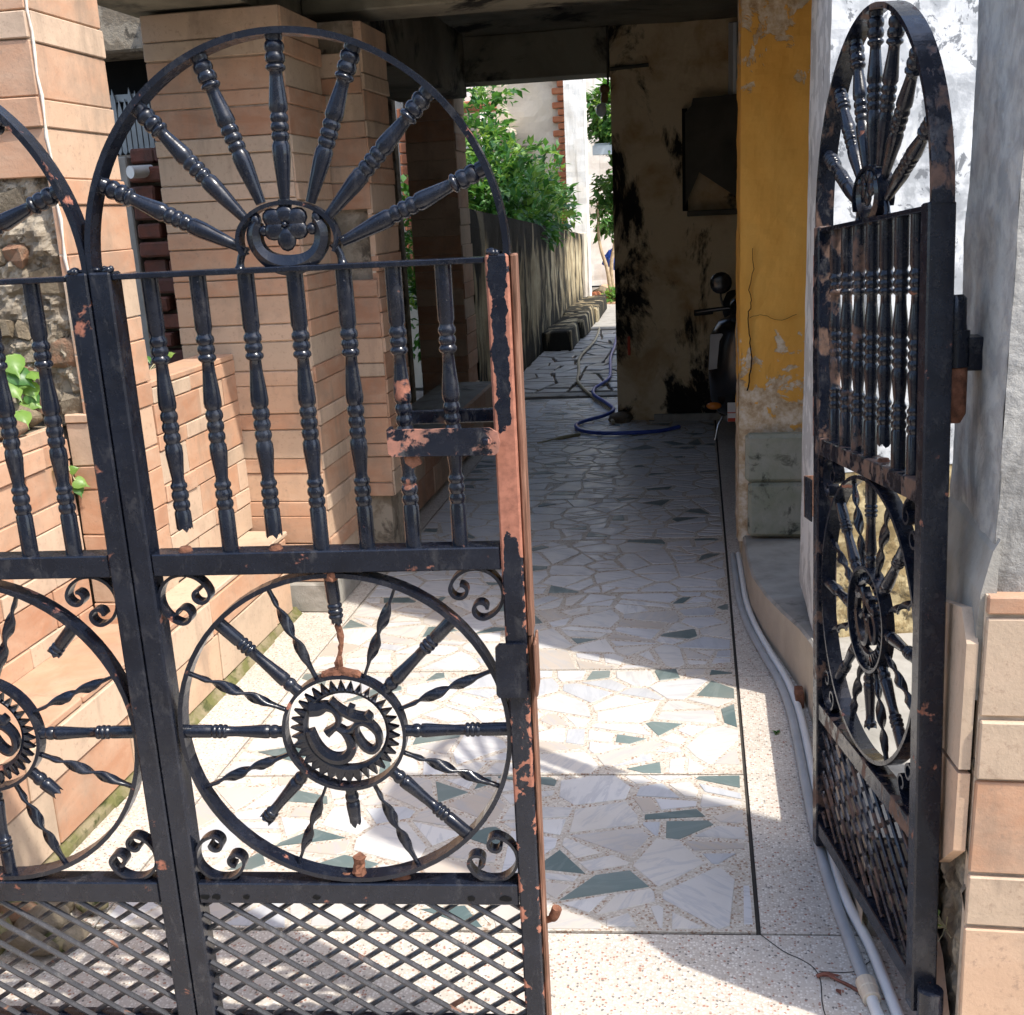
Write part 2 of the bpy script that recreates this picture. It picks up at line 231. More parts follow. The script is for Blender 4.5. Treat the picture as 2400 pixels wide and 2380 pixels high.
# ------------------------------------------------------------------ mesh helpers
class MB:
    def __init__(s): s.v = []; s.f = []; s.sm = []
    def add(s, vs, fs, smooth=False):
        o = len(s.v); s.v += [tuple(p) for p in vs]
        for f in fs: s.f.append(tuple(i + o for i in f)); s.sm.append(smooth)
    def box(s, lo, hi, b=0.0):
        (x0, y0, z0), (x1, y1, z1) = lo, hi
        if b <= 0:
            s.add([(x0, y0, z0), (x1, y0, z0), (x1, y1, z0), (x0, y1, z0), (x0, y0, z1), (x1, y0, z1), (x1, y1, z1), (x0, y1, z1)],
                  [(0, 3, 2, 1), (4, 5, 6, 7), (0, 1, 5, 4), (1, 2, 6, 5), (2, 3, 7, 6), (3, 0, 4, 7)]); return
        vs = []; idx = {}
        for i, (sx, X, dx) in enumerate(((0, x0, b), (1, x1, -b))):
            for (sy, Y, dy) in ((0, y0, b), (1, y1, -b)):
                for (sz, Z, dz) in ((0, z0, b), (1, z1, -b)):
                    idx[sx, sy, sz] = len(vs); vs += [(X, Y + dy, Z + dz), (X + dx, Y, Z + dz), (X + dx, Y + dy, Z)]
        g = lambda a, k: idx[a] + k
        fs = []
        for sx in (0, 1): q = [(sx, 0, 0), (sx, 1, 0), (sx, 1, 1), (sx, 0, 1)]; q = q if sx else q[::-1]; fs.append([g(a, 0) for a in q])
        for sy in (0, 1): q = [(0, sy, 0), (1, sy, 0), (1, sy, 1), (0, sy, 1)]; q = q[::-1] if sy else q; fs.append([g(a, 1) for a in q])
        for sz in (0, 1): q = [(0, 0, sz), (1, 0, sz), (1, 1, sz), (0, 1, sz)]; q = q if sz else q[::-1]; fs.append([g(a, 2) for a in q])
        for a in (0, 1):
            for c in (0, 1):
                fs.append([g((a, c, 0), 0), g((a, c, 1), 0), g((a, c, 1), 1), g((a, c, 0), 1)])
                fs.append([g((a, 0, c), 0), g((a, 1, c), 0), g((a, 1, c), 2), g((a, 0, c), 2)])
                fs.append([g((0, a, c), 1), g((1, a, c), 1), g((1, a, c), 2), g((0, a, c), 2)])
        for a in idx: fs.append([idx[a], idx[a] + 1, idx[a] + 2])
        s.add(vs, fs)
    def tube(s, pts, r, n=10, cap=True, smooth=True):
        pts = [Vector(p) for p in pts]; N = len(pts); rs = r if isinstance(r, (list, tuple)) else [r] * N
        t = (pts[1] - pts[0]).normalized(); a = t.orthogonal().normalized(); vs = []
        for i, p in enumerate(pts):
            d = (pts[min(i + 1, N - 1)] - pts[max(i - 1, 0)]);
            d = d.normalized() if d.length > 1e-9 else t
            a = (a - d * a.dot(d)).normalized(); b = d.cross(a)
            for j in range(n):
                an = 2 * math.pi * j / n; vs.append(p + (a * math.cos(an) + b * math.sin(an)) * rs[i])
        fs = [(i * n + j, i * n + (j + 1) % n, (i + 1) * n + (j + 1) % n, (i + 1) * n + j) for i in range(N - 1) for j in range(n)]
        s.add(vs, fs, smooth)
        if cap: s.add(vs[:n], [tuple(range(n))[::-1]]); s.add(vs[-n:], [tuple(range(n))])
    def lathe(s, p0, p1, prof, n=14):
        p0, p1 = Vector(p0), Vector(p1); o = len(s.v); N = len(prof); jag = prof[0][0] > 0.001 or prof[-1][0] < 0.999
        s.tube([p0.lerp(p1, t) for t, _ in prof], [r for _, r in prof], n, cap=not jag); d = (p1 - p0).normalized()
        for ring, end, sg in ((0, prof[0][0] > 0.001, -1), (N - 1, prof[-1][0] < 0.999, 1)):
            if end:
                for j in range(n): i = o + ring * n + j; q = Vector(s.v[i]); s.v[i] = tuple(q + d * sg * (0.007 * noise.noise(q * 170) + 0.004 * math.sin(j * 2.4)))
    def band(s, c, rx, rz, th, y0, y1, a0=0, a1=2 * math.pi, n=64):
        # flat bar bent to a circle in the xz plane
        full = abs(a1 - a0 - 2 * math.pi) < 1e-6; m = n if full else n + 1; vs = []
        for i in range(m):
            a = a0 + (a1 - a0) * i / n; ca, sa = math.cos(a), math.sin(a)
            for (dr, y) in ((0, y0), (0, y1), (-th, y1), (-th, y0)): vs.append((c[0] + (rx + dr) * ca, y, c[1] + (rz + dr) * sa))
        fs = []
        for i in range(n):
            j = (i + 1) % m
            for q in range(4): fs.append((i * 4 + q, i * 4 + (q + 1) % 4, j * 4 + (q + 1) % 4, j * 4 + q))
        if not full: fs += [(0, 3, 2, 1), tuple(n * 4 + q for q in range(4))]
        s.add(vs, fs)
    def ribbon(s, path, hw, y0, y1, crown=0.0):
        # stroke of varying half width in the xz plane, y0 (front) .. y1, with a raised middle
        P = [Vector(p) for p in path]; N = len(P); vs = []
        for i, p in enumerate(P):
            d = P[min(i + 1, N - 1)] - P[max(i - 1, 0)]; d.normalize(); nn = Vector((-d.y, d.x)); h = hw[i] if isinstance(hw, (list, tuple)) else hw
            a = p + nn * h; b = p - nn * h
            vs += [(a.x, y0, a.y), (p.x, y0 - crown, p.y), (b.x, y0, b.y), (b.x, y1, b.y), (a.x, y1, a.y)]
        fs = [(i * 5 + q, i * 5 + (q + 1) % 5, (i + 1) * 5 + (q + 1) % 5, (i + 1) * 5 + q) for i in range(N - 1) for q in range(5)]
        fs += [(0, 4, 3, 2, 1), tuple((N - 1) * 5 + q for q in range(5))]
        s.add(vs, fs)
    def prism(s, poly, ax, lo, hi):
        # polygon extruded along axis ax ('x','y','z')
        def P(a, b, h): return {'x': (h, a, b), 'y': (a, h, b), 'z': (a, b, h)}[ax]
        n = len(poly); s.add([P(a, b, lo) for a, b in poly] + [P(a, b, hi) for a, b in poly],
            [tuple(range(n))[::-1], tuple(range(n, 2 * n))] + [(i, (i + 1) % n, n + (i + 1) % n, n + i) for i in range(n)])
    def ball(s, c, r, nu=10, nv=6):
        rx, ry, rz = r if isinstance(r, (tuple, list)) else (r, r, r); vs = []
        for i in range(nv + 1):
            th = math.pi * i / nv
            for j in range(nu):
                ph = 2 * math.pi * j / nu; vs.append((c[0] + rx * math.sin(th) * math.cos(ph), c[1] + ry * math.sin(th) * math.sin(ph), c[2] + rz * math.cos(th)))
        s.add(vs, [(i * nu + j, (i + 1) * nu + j, (i + 1) * nu + (j + 1) % nu, i * nu + (j + 1) % nu) for i in range(nv) for j in range(nu)], True)
    def rock(s, c, r, seed, amp=0.35, nu=9, nv=6):
        o = len(s.v); s.ball(c, r, nu, nv); C = Vector(c)
        for i in range(o, len(s.v)):
            d = Vector(s.v[i]) - C; q = Vector((d.x * 9 + seed * 3.1, d.y * 9 + seed, d.z * 9)); s.v[i] = tuple(C + d * (1 + amp * noise.noise(q * 2)))
    def leaf(s, p, d, up, L, W):
        d = d.normalized(); sd = d.cross(up)
        if sd.length < 1e-4: sd = d.orthogonal()
        sd.normalize(); nn = sd.cross(d)
        a = p; b = p + d * L * 0.45 + sd * W + nn * W * 0.25; c = p + d * L - nn * L * 0.12; e = p + d * L * 0.45 - sd * W + nn * W * 0.25; m = p + d * L * 0.5
        s.add([a, b, c, e, m], [(0, 1, 4), (1, 2, 4), (0, 4, 3), (4, 2, 3)])
    def build(s, name, mat, parent=None, fix=True):
        me = bpy.data.meshes.new(name); me.from_pydata(s.v, [], s.f)
        me.polygons.foreach_set('use_smooth', s.sm); me.materials.append(MATS[mat])
        if fix:
            import bmesh
            bm = bmesh.new(); bm.from_mesh(me); bmesh.ops.recalc_face_normals(bm, faces=bm.faces); bm.to_mesh(me); bm.free()
        o = bpy.data.objects.new(name, me); COL.objects.link(o)
        if parent is not None:
            o.parent = parent
            if parent.get('_w'): o.matrix_parent_inverse = Matrix.Translation(-Vector(parent['_w']))
        return o

def tag(o, label=None, cat=None, group=None, kind=None):
    for k_, v_ in (('label', label), ('category', cat), ('group', group), ('kind', kind)):
        if v_: o[k_] = v_
    return o
def thing(name, loc, label=None, cat=None, group=None, world=True):
    """Empty at a thing's base; with world=True its parts are given in world coordinates."""
    o = bpy.data.objects.new(name, None); o.empty_display_size = 0.1; COL.objects.link(o); o.location = loc
    if world: o['_w'] = tuple(loc)
    return tag(o, label, cat, group)
def mb(): return MB()
def boxo(name, lo, hi, mat, parent=None, b=0.0): m = MB(); m.box(lo, hi, b); return m.build(name, mat, parent)
def smooth_path(pts, k=6):
    P = [Vector(p) for p in pts]; out = []
    for i in range(len(P) - 1):
        a, b, c, d = P[max(i - 1, 0)], P[i], P[i + 1], P[min(i + 2, len(P) - 1)]
        for j in range(k):
            t = j / k; out.append(0.5 * ((2 * b) + (c - a) * t + (2 * a - 5 * b + 4 * c - d) * t * t + (3 * b - 3 * c + d - a) * t ** 3))
    return out + [P[-1]]
def wall_mesh(P, U, V, nu, nv, amp, sc, seed=0, depth=None):
    """uneven wall face: P + U*i + V*j pushed along its normal"""
    P, U, V = Vector(P), Vector(U), Vector(V); N = U.cross(V).normalized(); m = MB(); vs = []
    for j in range(nv + 1):
        for i in range(nu + 1):
            p = P + U * (i / nu) + V * (j / nv); e = 1
            vs.append(p + N * amp * noise.fractal(p * sc + Vector((seed, seed, seed)), 0.9, 2.1, 4) * e)
    m.add(vs, [(j * (nu + 1) + i, j * (nu + 1) + i + 1, (j + 1) * (nu + 1) + i + 1, (j + 1) * (nu + 1) + i) for j in range(nv) for i in range(nu)], False)
    return m

# sandstone cladding, tile by tile ---------------------------------------------------------------
WIDE, NARROW = 0.106, 0.060
def clad(parent, P, U, width, z0, z1, N, name='stone_tile', phase=0, lens=(0.22, 0.5), joint=0.004, skip=None, th=0.022, mat='sandstone', heights=None, jz=0.0):
    """P: world corner (x,y) ; U: unit xy direction along the face ; N: outward xy normal"""
    m = MB(); m.box((0.003, -th + 0.001, z0 + 0.003), (width - 0.003, -0.005, z1 - 0.003)); m.v = [(P[0] + U[0] * a + N[0] * b, P[1] + U[1] * a + N[1] * b, zz) for a, b, zz in m.v]; m.build('joint_mortar', 'joint_fill', parent)
    z = z0; c = phase
    while z < z1 - 0.012:
        h = (heights[c % len(heights)] if heights else (WIDE if c % 2 == 0 else NARROW)) * random.uniform(0.93, 1.07); h = min(h, z1 - z)
        if z1 - z - h < 0.025: h = z1 - z
        u = 0.0
        while u < width - 0.001:
            L = random.uniform(*lens); L = min(L, width - u)
            if width - u - L < 0.07: L = width - u
            if not (skip and skip(u + L / 2, z + h / 2)):
                out = random.uniform(0.0, 0.006) + (0.004 if c % 2 else 0); j = joint / 2
                m = MB(); nu = 2
                lo, hi = (u + j, -th, z + j), (u + L - j, out, z + h - j)
                m.box(lo, hi, 0.0025)
                tilt = random.uniform(-0.006, 0.006); sh = random.uniform(-0.004, 0.004)
                m.v = [(a + 0.0035 * noise.noise(Vector((a * 21, b * 9, zz * 23))), b + 0.003 * noise.noise(Vector((a * 17 + 3, b * 9, zz * 19))), zz + 0.0035 * noise.noise(Vector((a * 19, b * 9 + 7, zz * 23)))) for a, b, zz in m.v]
                m.v = [(P[0] + U[0] * a + N[0] * (b + tilt * (a - u)), P[1] + U[1] * a + N[1] * (b + tilt * (a - u)), zz + sh * (a - u) + jz * 0) for a, b, zz in m.v]
                m.build(name, mat, parent)
            u += L
        z += h; c += 1
    return

# ------------------------------------------------------------------ ground
g = mb(); g.add([(-80, -80, -0.03), (80, -80, -0.03), (80, 120, -0.03), (-80, 120, -0.03)], [(0, 1, 2, 3)]); tag(g.build('ground', 'road'), kind='structure')
SL = 0.08
def yy(Y0, x): return Y0 + SL * (x - 0.12)
base = boxo('floor_base', (-1.70, 0.2, -0.026), (0.62, 8.76, -0.006), 'groove'); tag(base, kind='structure')
FC = bpy.data.objects.new('forecourt', None); COL.objects.link(FC); tag(FC, kind='structure')
def sheet(name, poly, z0, z1, mat, parent): m = MB(); m.prism(poly, 'z', z0, z1); return m.build(name, mat, parent)
sheet('terrazzo_slab', [(-1.70, 0.2), (0.62, 0.2), (0.62, yy(2.033, 0.62)), (-1.70, yy(2.033, -1.70))], -0.005, 0.0, 'terrazzo', FC)
ys = [2.039, 3.35, 4.86, 6.3, 8.75]
for a, b in zip(ys[:-1], ys[1:]):
    sheet('terrazzo_slab', [(0.128, yy(a, 0.128)), (0.62, yy(a, 0.62)), (0.62, yy(b, 0.62) - 0.004), (0.128, yy(b, 0.128) - 0.004)], -0.005, 0.0 if a < 4 else -0.001, 'terrazzo', FC)
ys = [2.039, 3.0, 4.2, 5.5, 7.0, 8.75]
for a, b in zip(ys[:-1], ys[1:]):
    sheet('terrazzo_slab', [(-1.70, yy(a, -1.70)), (-1.334, yy(a, -1.334)), (-1.334, yy(b, -1.334) - 0.004), (-1.70, yy(b, -1.70) - 0.004)], -0.005, 0.0, 'terrazzo', FC)
# crack lines in the terrazzo: thin recess filled dark
for pts in ([(0.125, 2.037), (0.17, 1.985), (0.20, 1.965), (0.225, 1.94), (0.235, 1.90), (0.232, 1.82), (0.25, 1.70)], [(0.235, 1.93), (0.30, 1.935), (0.345, 1.975), (0.37, 1.97)]):
    m = MB(); P = smooth_path([(x, y, 0) for x, y in pts], 4); vs = []
    for i, p in enumerate(P):
        d = (P[min(i + 1, len(P) - 1)] - P[max(i - 1, 0)]).normalized(); n_ = Vector((-d.y, d.x, 0)) * 0.0011
        vs += [(p.x + n_.x, p.y + n_.y, 0.0012), (p.x - n_.x, p.y - n_.y, 0.0012)]
    m.add(vs, [(2 * i, 2 * i + 1, 2 * i + 3, 2 * i + 2) for i in range(len(P) - 1)]); m.build('crack', 'groove', FC)

# crazy marble floor -------------------------------------------------------------------------------
def clip(poly, px, py, nx, ny):
    out = []
    for i in range(len(poly)):
        a, b = poly[i], poly[(i + 1) % len(poly)]; da = (a[0] - px) * nx + (a[1] - py) * ny; db = (b[0] - px) * nx + (b[1] - py) * ny
        if da >= 0: out.append(a)
        if (da > 0 > db) or (da < 0 < db):
            t = da / (da - db); out.append((a[0] + (b[0] - a[0]) * t, a[1] + (b[1] - a[1]) * t))
    return out
def area(p): return 0.5 * sum(p[i][0] * p[(i + 1) % len(p)][1] - p[(i + 1) % len(p)][0] * p[i][1] for i in range(len(p)))
def cuts(poly, target, rnd_, stretch=1.6):
    A = abs(area(poly))
    if A < target * rnd_.uniform(0.75, 1.7) or len(poly) < 3: return [poly]
    cx = sum(p[0] for p in poly) / len(poly); cy = sum(p[1] for p in poly) / len(poly)
    w_ = max(p[0] for p in poly) - min(p[0] for p in poly); h_ = (max(p[1] for p in poly) - min(p[1] for p in poly)) * stretch
    ang = (0 if w_ > h_ else math.pi / 2) + rnd_.gauss(0, 0.33)
    nx, ny = math.cos(ang), math.sin(ang); px = cx + rnd_.uniform(-.16, .16) * w_; py = cy + rnd_.uniform(-.16, .16) * h_ / stretch
    a = clip(poly, px, py, nx, ny); b = clip(poly, px, py, -nx, -ny)
    if len(a) < 3 or len(b) < 3 or min(abs(area(a)), abs(area(b))) < target * 0.22: return [poly]
    return cuts(a, target, rnd_, stretch) + cuts(b, target, rnd_, stretch)
def inset(poly, d, rnd_, j=0.5):
    if area(poly) < 0: poly = poly[::-1]
    out = poly
    for i in range(len(poly)):
        a, b = poly[i], poly[(i + 1) % len(poly)]; ex, ey = b[0] - a[0], b[1] - a[1]; L = math.hypot(ex, ey)
        if L < 1e-5: continue
        nx, ny = -ey / L, ex / L; dd = d * rnd_.uniform(1 - j, 1 + j); an = rnd_.gauss(0, 0.045); nx, ny = nx * math.cos(an) - ny * math.sin(an), nx * math.sin(an) + ny * math.cos(an)
        out = clip(out, (a[0] + b[0]) / 2 + nx * dd, (a[1] + b[1]) / 2 + ny * dd, nx, ny)
        if len(out) < 3: return []
    # drop vertices that nearly coincide
    q = []
    for p in out:
        if not q or math.hypot(p[0] - q[-1][0], p[1] - q[-1][1]) > 0.004: q.append(p)
    return q
def slab_mesh(m, poly, z0, z1, b=0.0015):
    n = len(poly); cx = sum(p[0] for p in poly) / n; cy = sum(p[1] for p in poly) / n
    top = []
    for x, y in poly: L = math.hypot(x - cx, y - cy); f = max(0.0, 1 - b / L); top.append((cx + (x - cx) * f, cy + (y - cy) * f, z1))
    m.add([(x, y, z0) for x, y in poly] + [(x, y, z1 - b * 0.7) for x, y in poly] + top,
          [tuple(range(2 * n, 3 * n))] + [(i, (i + 1) % n, n + (i + 1) % n, n + i) for i in range(n)] + [(n + i, n + (i + 1) % n, 2 * n + (i + 1) % n, 2 * n + i) for i in range(n)])
def cells(pan, sx, sy, rnd_):
    x0, x1 = min(p[0] for p in pan), max(p[0] for p in pan); y0, y1 = min(p[1] for p in pan), max(p[1] for p in pan); pts = []; nx = round((x1 - x0) / sx); ny = round((y1 - y0) / sy)
    for i in range(nx + 1):
        for j in range(ny + 1): pts.append((x0 + (i + 0.5 + rnd_.uniform(-.47, .47)) * sx, y0 + (j + 0.5 + (0.5 if i % 2 else 0) + rnd_.uniform(-.45, .45)) * sy))
    out = []
    for a in pts:
        poly = pan
        for b in pts:
            if b is a or abs(a[0] - b[0]) > 4 * sx or abs(a[1] - b[1]) > 4 * sy: continue
            poly = clip(poly, (a[0] + b[0]) / 2, (a[1] + b[1]) / 2, a[0] - b[0], a[1] - b[1])
            if len(poly) < 3: break
        if len(poly) >= 3:
            if rnd_.random() < 0.62: out += cuts(poly, abs(area(poly)) * 0.45, rnd_, 1.5)
            else: out.append(poly)
    return out
FL = bpy.data.objects.new('marble_floor', None); COL.objects.link(FL); tag(FL, kind='structure')
rf = random.Random(5)
joints = [2.039, 2.71, 3.413, 4.157, 4.883, 5.62, 6.36, 7.10, 7.85, 8.75]
chips = []
for a, b in zip(joints[:-1], joints[1:]):
    a2, b2 = a + 0.003, b - 0.003
    pan = [(-1.328, yy(a2, -1.328)), (0.118, yy(a2, 0.118)), (0.118, yy(b2, 0.118)), (-1.328, yy(b2, -1.328))]
    sheet('floor_panel', pan, -0.005, 0.0005, 'floor_matrix', FL)
    for p in cells(pan, 0.170, 0.128, rf):
        q = inset(p, 0.0085, rf, 0.6)
        if len(q) >= 3 and abs(area(q)) > 0.0012:
            cx = sum(t[0] for t in q) / len(q); cy = sum(t[1] for t in q) / len(q)
            per = sum(math.hypot(q[t][0] - q[t - 1][0], q[t][1] - q[t - 1][1]) for t in range(len(q))); comp = 12.57 * abs(area(q)) / per ** 2
            ar = abs(area(q)); gr = rf.random() < ((0.26 if ar < 0.009 else 0.10) if comp > 0.42 else 0.05) and ar < 0.013 and not any(c_[2] and math.hypot(c_[1][0][0] - q[0][0], c_[1][0][1] - q[0][1]) < 0.15 for c_ in chips)
            chips.append((cy, q, gr, rf.random()))
chips.sort(key=lambda t: t[0])
rest = {False: MB(), True: MB()}
for i, (cy, q, gr, rr) in enumerate(chips):
    zt = 0.0018 + 0.0009 * rr
    if i < 292:
        m = MB(); slab_mesh(m, q, 0.0, zt); m.build('marble_chip', 'green_marble' if gr else 'marble', FL, fix=False)
    else: slab_mesh(rest[gr], q, 0.0, zt)
for gr, m in rest.items():
    if m.v: tag(m.build('marble_chips', 'green_marble' if gr else 'marble', FL, fix=False), kind='stuff')
# rough stone paving behind the passage
PV = bpy.data.objects.new('stone_path', None); COL.objects.link(PV); tag(PV, kind='structure')
boxo('path_bed', (-1.70, 8.765, -0.025), (0.9, 13.5, -0.012), 'soil', PV)
boxo('step_edge', (-1.62, 8.77, -0.011), (-0.40, 8.93, 0.004), 'cement', PV, 0.004)
rp = random.Random(8); pan = [(-1.62, 8.95), (-0.2, 8.95), (-0.2, 13.4), (-1.62, 13.4)]
for p in cuts(pan, 0.06, rp, 1.05):
    q = inset(p, 0.013, rp, 0.7)
    if len(q) >= 3 and abs(area(q)) > 0.003:
        m = MB(); slab_mesh(m, q, -0.011, rp.uniform(0.004, 0.016), 0.008); m.build('paving_stone', 'paving_stone', PV, fix=False)
boxo('path_kerb', (-1.60, 13.42, -0.02), (0.4, 13.60, 0.03), 'cement', PV, 0.01)
boxo('far_path', (-1.60, 13.62, -0.02), (1.2, 17.0, 0.0), 'cement', PV)
tag(sheet('red_earth', [(-1.75, 17.02), (2.5, 17.02), (2.5, 24), (-1.75, 24)], -0.02, 0.02, 'red_soil', None), kind='structure')

# ------------------------------------------------------------------ wrought iron gate leaves
GW = 0.632                                  # leaf width; local x across, z up, front is -y
D = 0.022                                   # half depth of the box section
def bead(t, dt, r): return [(t - dt, r * 0.80), (t - dt * 0.55, r * 0.96), (t, r), (t + dt * 0.55, r * 0.96), (t + dt, r * 0.80)]
SPOKE = [(0, .0120), (.045, .0125), (.055, .0105)] + bead(.09, .032, .0145) + bead(.155, .032, .0145) + [(.188, .0105)] + bead(.21, .018, .0145) + [(.235, .0095), (.27, .0098), (.34, .0115), (.42, .0135), (.455, .0138), (.475, .0108)] + bead(.505, .027, .0135) + bead(.56, .027, .0135) + bead(.615, .027, .0132) + [(.65, .0112), (.67, .0132), (.74, .0130), (.86, .0105), (1, .0075)]
BAL = [(0, .0128), (.185, .0128), (.198, .0108)] + bead(.222, .016, .0138) + bead(.256, .016, .0135) + bead(.286, .012, .0140) + [(.302, .0092), (.34, .0098), (.40, .0125), (.445, .0138), (.462, .0132), (.470, .0108)] + bead(.492, .019, .0136) + bead(.532, .019, .0134) + bead(.570, .018, .0134) + [(.592, .0108), (.602, .0132), (.63, .0136), (.68, .0115), (.725, .0095), (.735, .0105)] + bead(.750, .013, .0132) + bead(.785, .018, .0136) + bead(.822, .017, .0136) + [(.842, .0112), (.85, .0128), (1, .0130)]
WHEEL = [(0, .0112), (.25, .0112), (.265, .0095)] + bead(.295, .024, .0122) + bead(.345, .024, .0125) + bead(.395, .022, .0120) + [(.42, .0088), (.52, .0086), (.66, .0100), (.80, .0118), (.845, .0116), (.855, .0090)] + bead(.90, .04, .0118) + [(.945, .0095), (1, .0100)]
def cutprof(prof, a, b):
    q = [(t, r) for t, r in prof if a <= t <= b]; f = lambda x: min(prof, key=lambda p: abs(p[0] - x))[1]
    return [(a, f(a))] + [p for p in q if a < p[0] < b] + [(b, f(b))]
def twisted(m, p0, p1, ph=0.0):
    p0, p1 = Vector(p0), Vector(p1); d = (p1 - p0).normalized(); yv = Vector((0, 1, 0)); sd = d.cross(yv); N = 40; vs = []
    for i in range(N + 1):
        t = i / N; p = p0.lerp(p1, t); f = min(1, max(0, (t - .17) / .66)); an = ph + math.pi / 2 + f * math.pi * 2
        wv = 0.0042 + 0.0052 * max(0, math.sin(math.pi * min(1, max(0, (t - .1) / .8)))) ** 0.6
        a = (sd * math.cos(an) + yv * math.sin(an)) * wv; b = (-sd * math.sin(an) + yv * math.cos(an)) * 0.0024
        vs += [p + a + b, p - a + b, p - a - b, p + a - b]
    m.add(vs, [(i * 4 + q, i * 4 + (q + 1) % 4, (i + 1) * 4 + (q + 1) % 4, (i + 1) * 4 + q) for i in range(N) for q in range(4)] + [(0, 3, 2, 1), tuple(N * 4 + q for q in range(4))], True)
def scroll_path(cx, cz, sx, sz):
    # C scroll whose back rests in the corner; sx, sz point from the corner into the panel
    base = math.atan2(-sz, -sx); Rm, Rc = 0.043, 0.0165; half = R(118); pts = []
    def curl(sg):
        a0 = base + sg * half; ox, oz = cx + (Rm - Rc) * math.cos(a0), cz + (Rm - Rc) * math.sin(a0); out = []
        for i in range(1, 25):
            e = i / 24; r1 = Rc * (1 - e) + 0.0085 * e; aa = a0 + sg * e * R(285); out.append((ox + r1 * math.cos(aa), oz + r1 * math.sin(aa)))
        return out
    mid = [(cx + Rm * math.cos(base + t * half / 16), cz + Rm * math.sin(base + t * half / 16)) for t in range(-16, 17)]
    return curl(-1)[::-1] + mid + curl(1)
def om(m, c, y0, y1):
    S = 0.000181
    def P(l): return [Vector((c[0] + (x - 905) * S, c[1] - (y - 930) * S)) for x, y in l]
    def st(l, ws):
        q = smooth_path([(*p, 0) for p in P(l)], 6); n = len(q); W = []
        for i in range(n):
            t = i / (n - 1) * (len(ws) - 1); a = int(min(t, len(ws) - 2)); W.append((ws[a] + (ws[a + 1] - ws[a]) * (t - a)) * S)
        m.ribbon([(p.x, p.y) for p in q], W, y0, y1, 0.0025)
    st([(600, 690), (680, 690), (760, 668), (830, 705), (862, 780), (845, 850), (795, 895), (740, 935)], [70, 62, 40, 28, 26, 26, 30, 42])
    st([(835, 870), (905, 925), (955, 1020), (955, 1110), (890, 1185), (790, 1195), (700, 1150), (625, 1050), (580, 905)], [22, 30, 42, 45, 48, 46, 44, 44, 36])
    st([(860, 895), (925, 915), (985, 890), (1030, 840), (1090, 820)], [20, 22, 24, 26, 34])
    st([(1080, 810), (1150, 850), (1215, 940), (1215, 1050), (1150, 1110), (1075, 1065), (1020, 960), (1015, 880)], [40, 34, 28, 30, 34, 34, 28, 20])
    st([(800, 600), (850, 660), (920, 725), (1010, 770), (1090, 790), (1150, 790), (1120, 735)], [20, 24, 34, 42, 46, 34, 20])
    st([(985, 765), (975, 715), (995, 665)], [30, 40, 28])
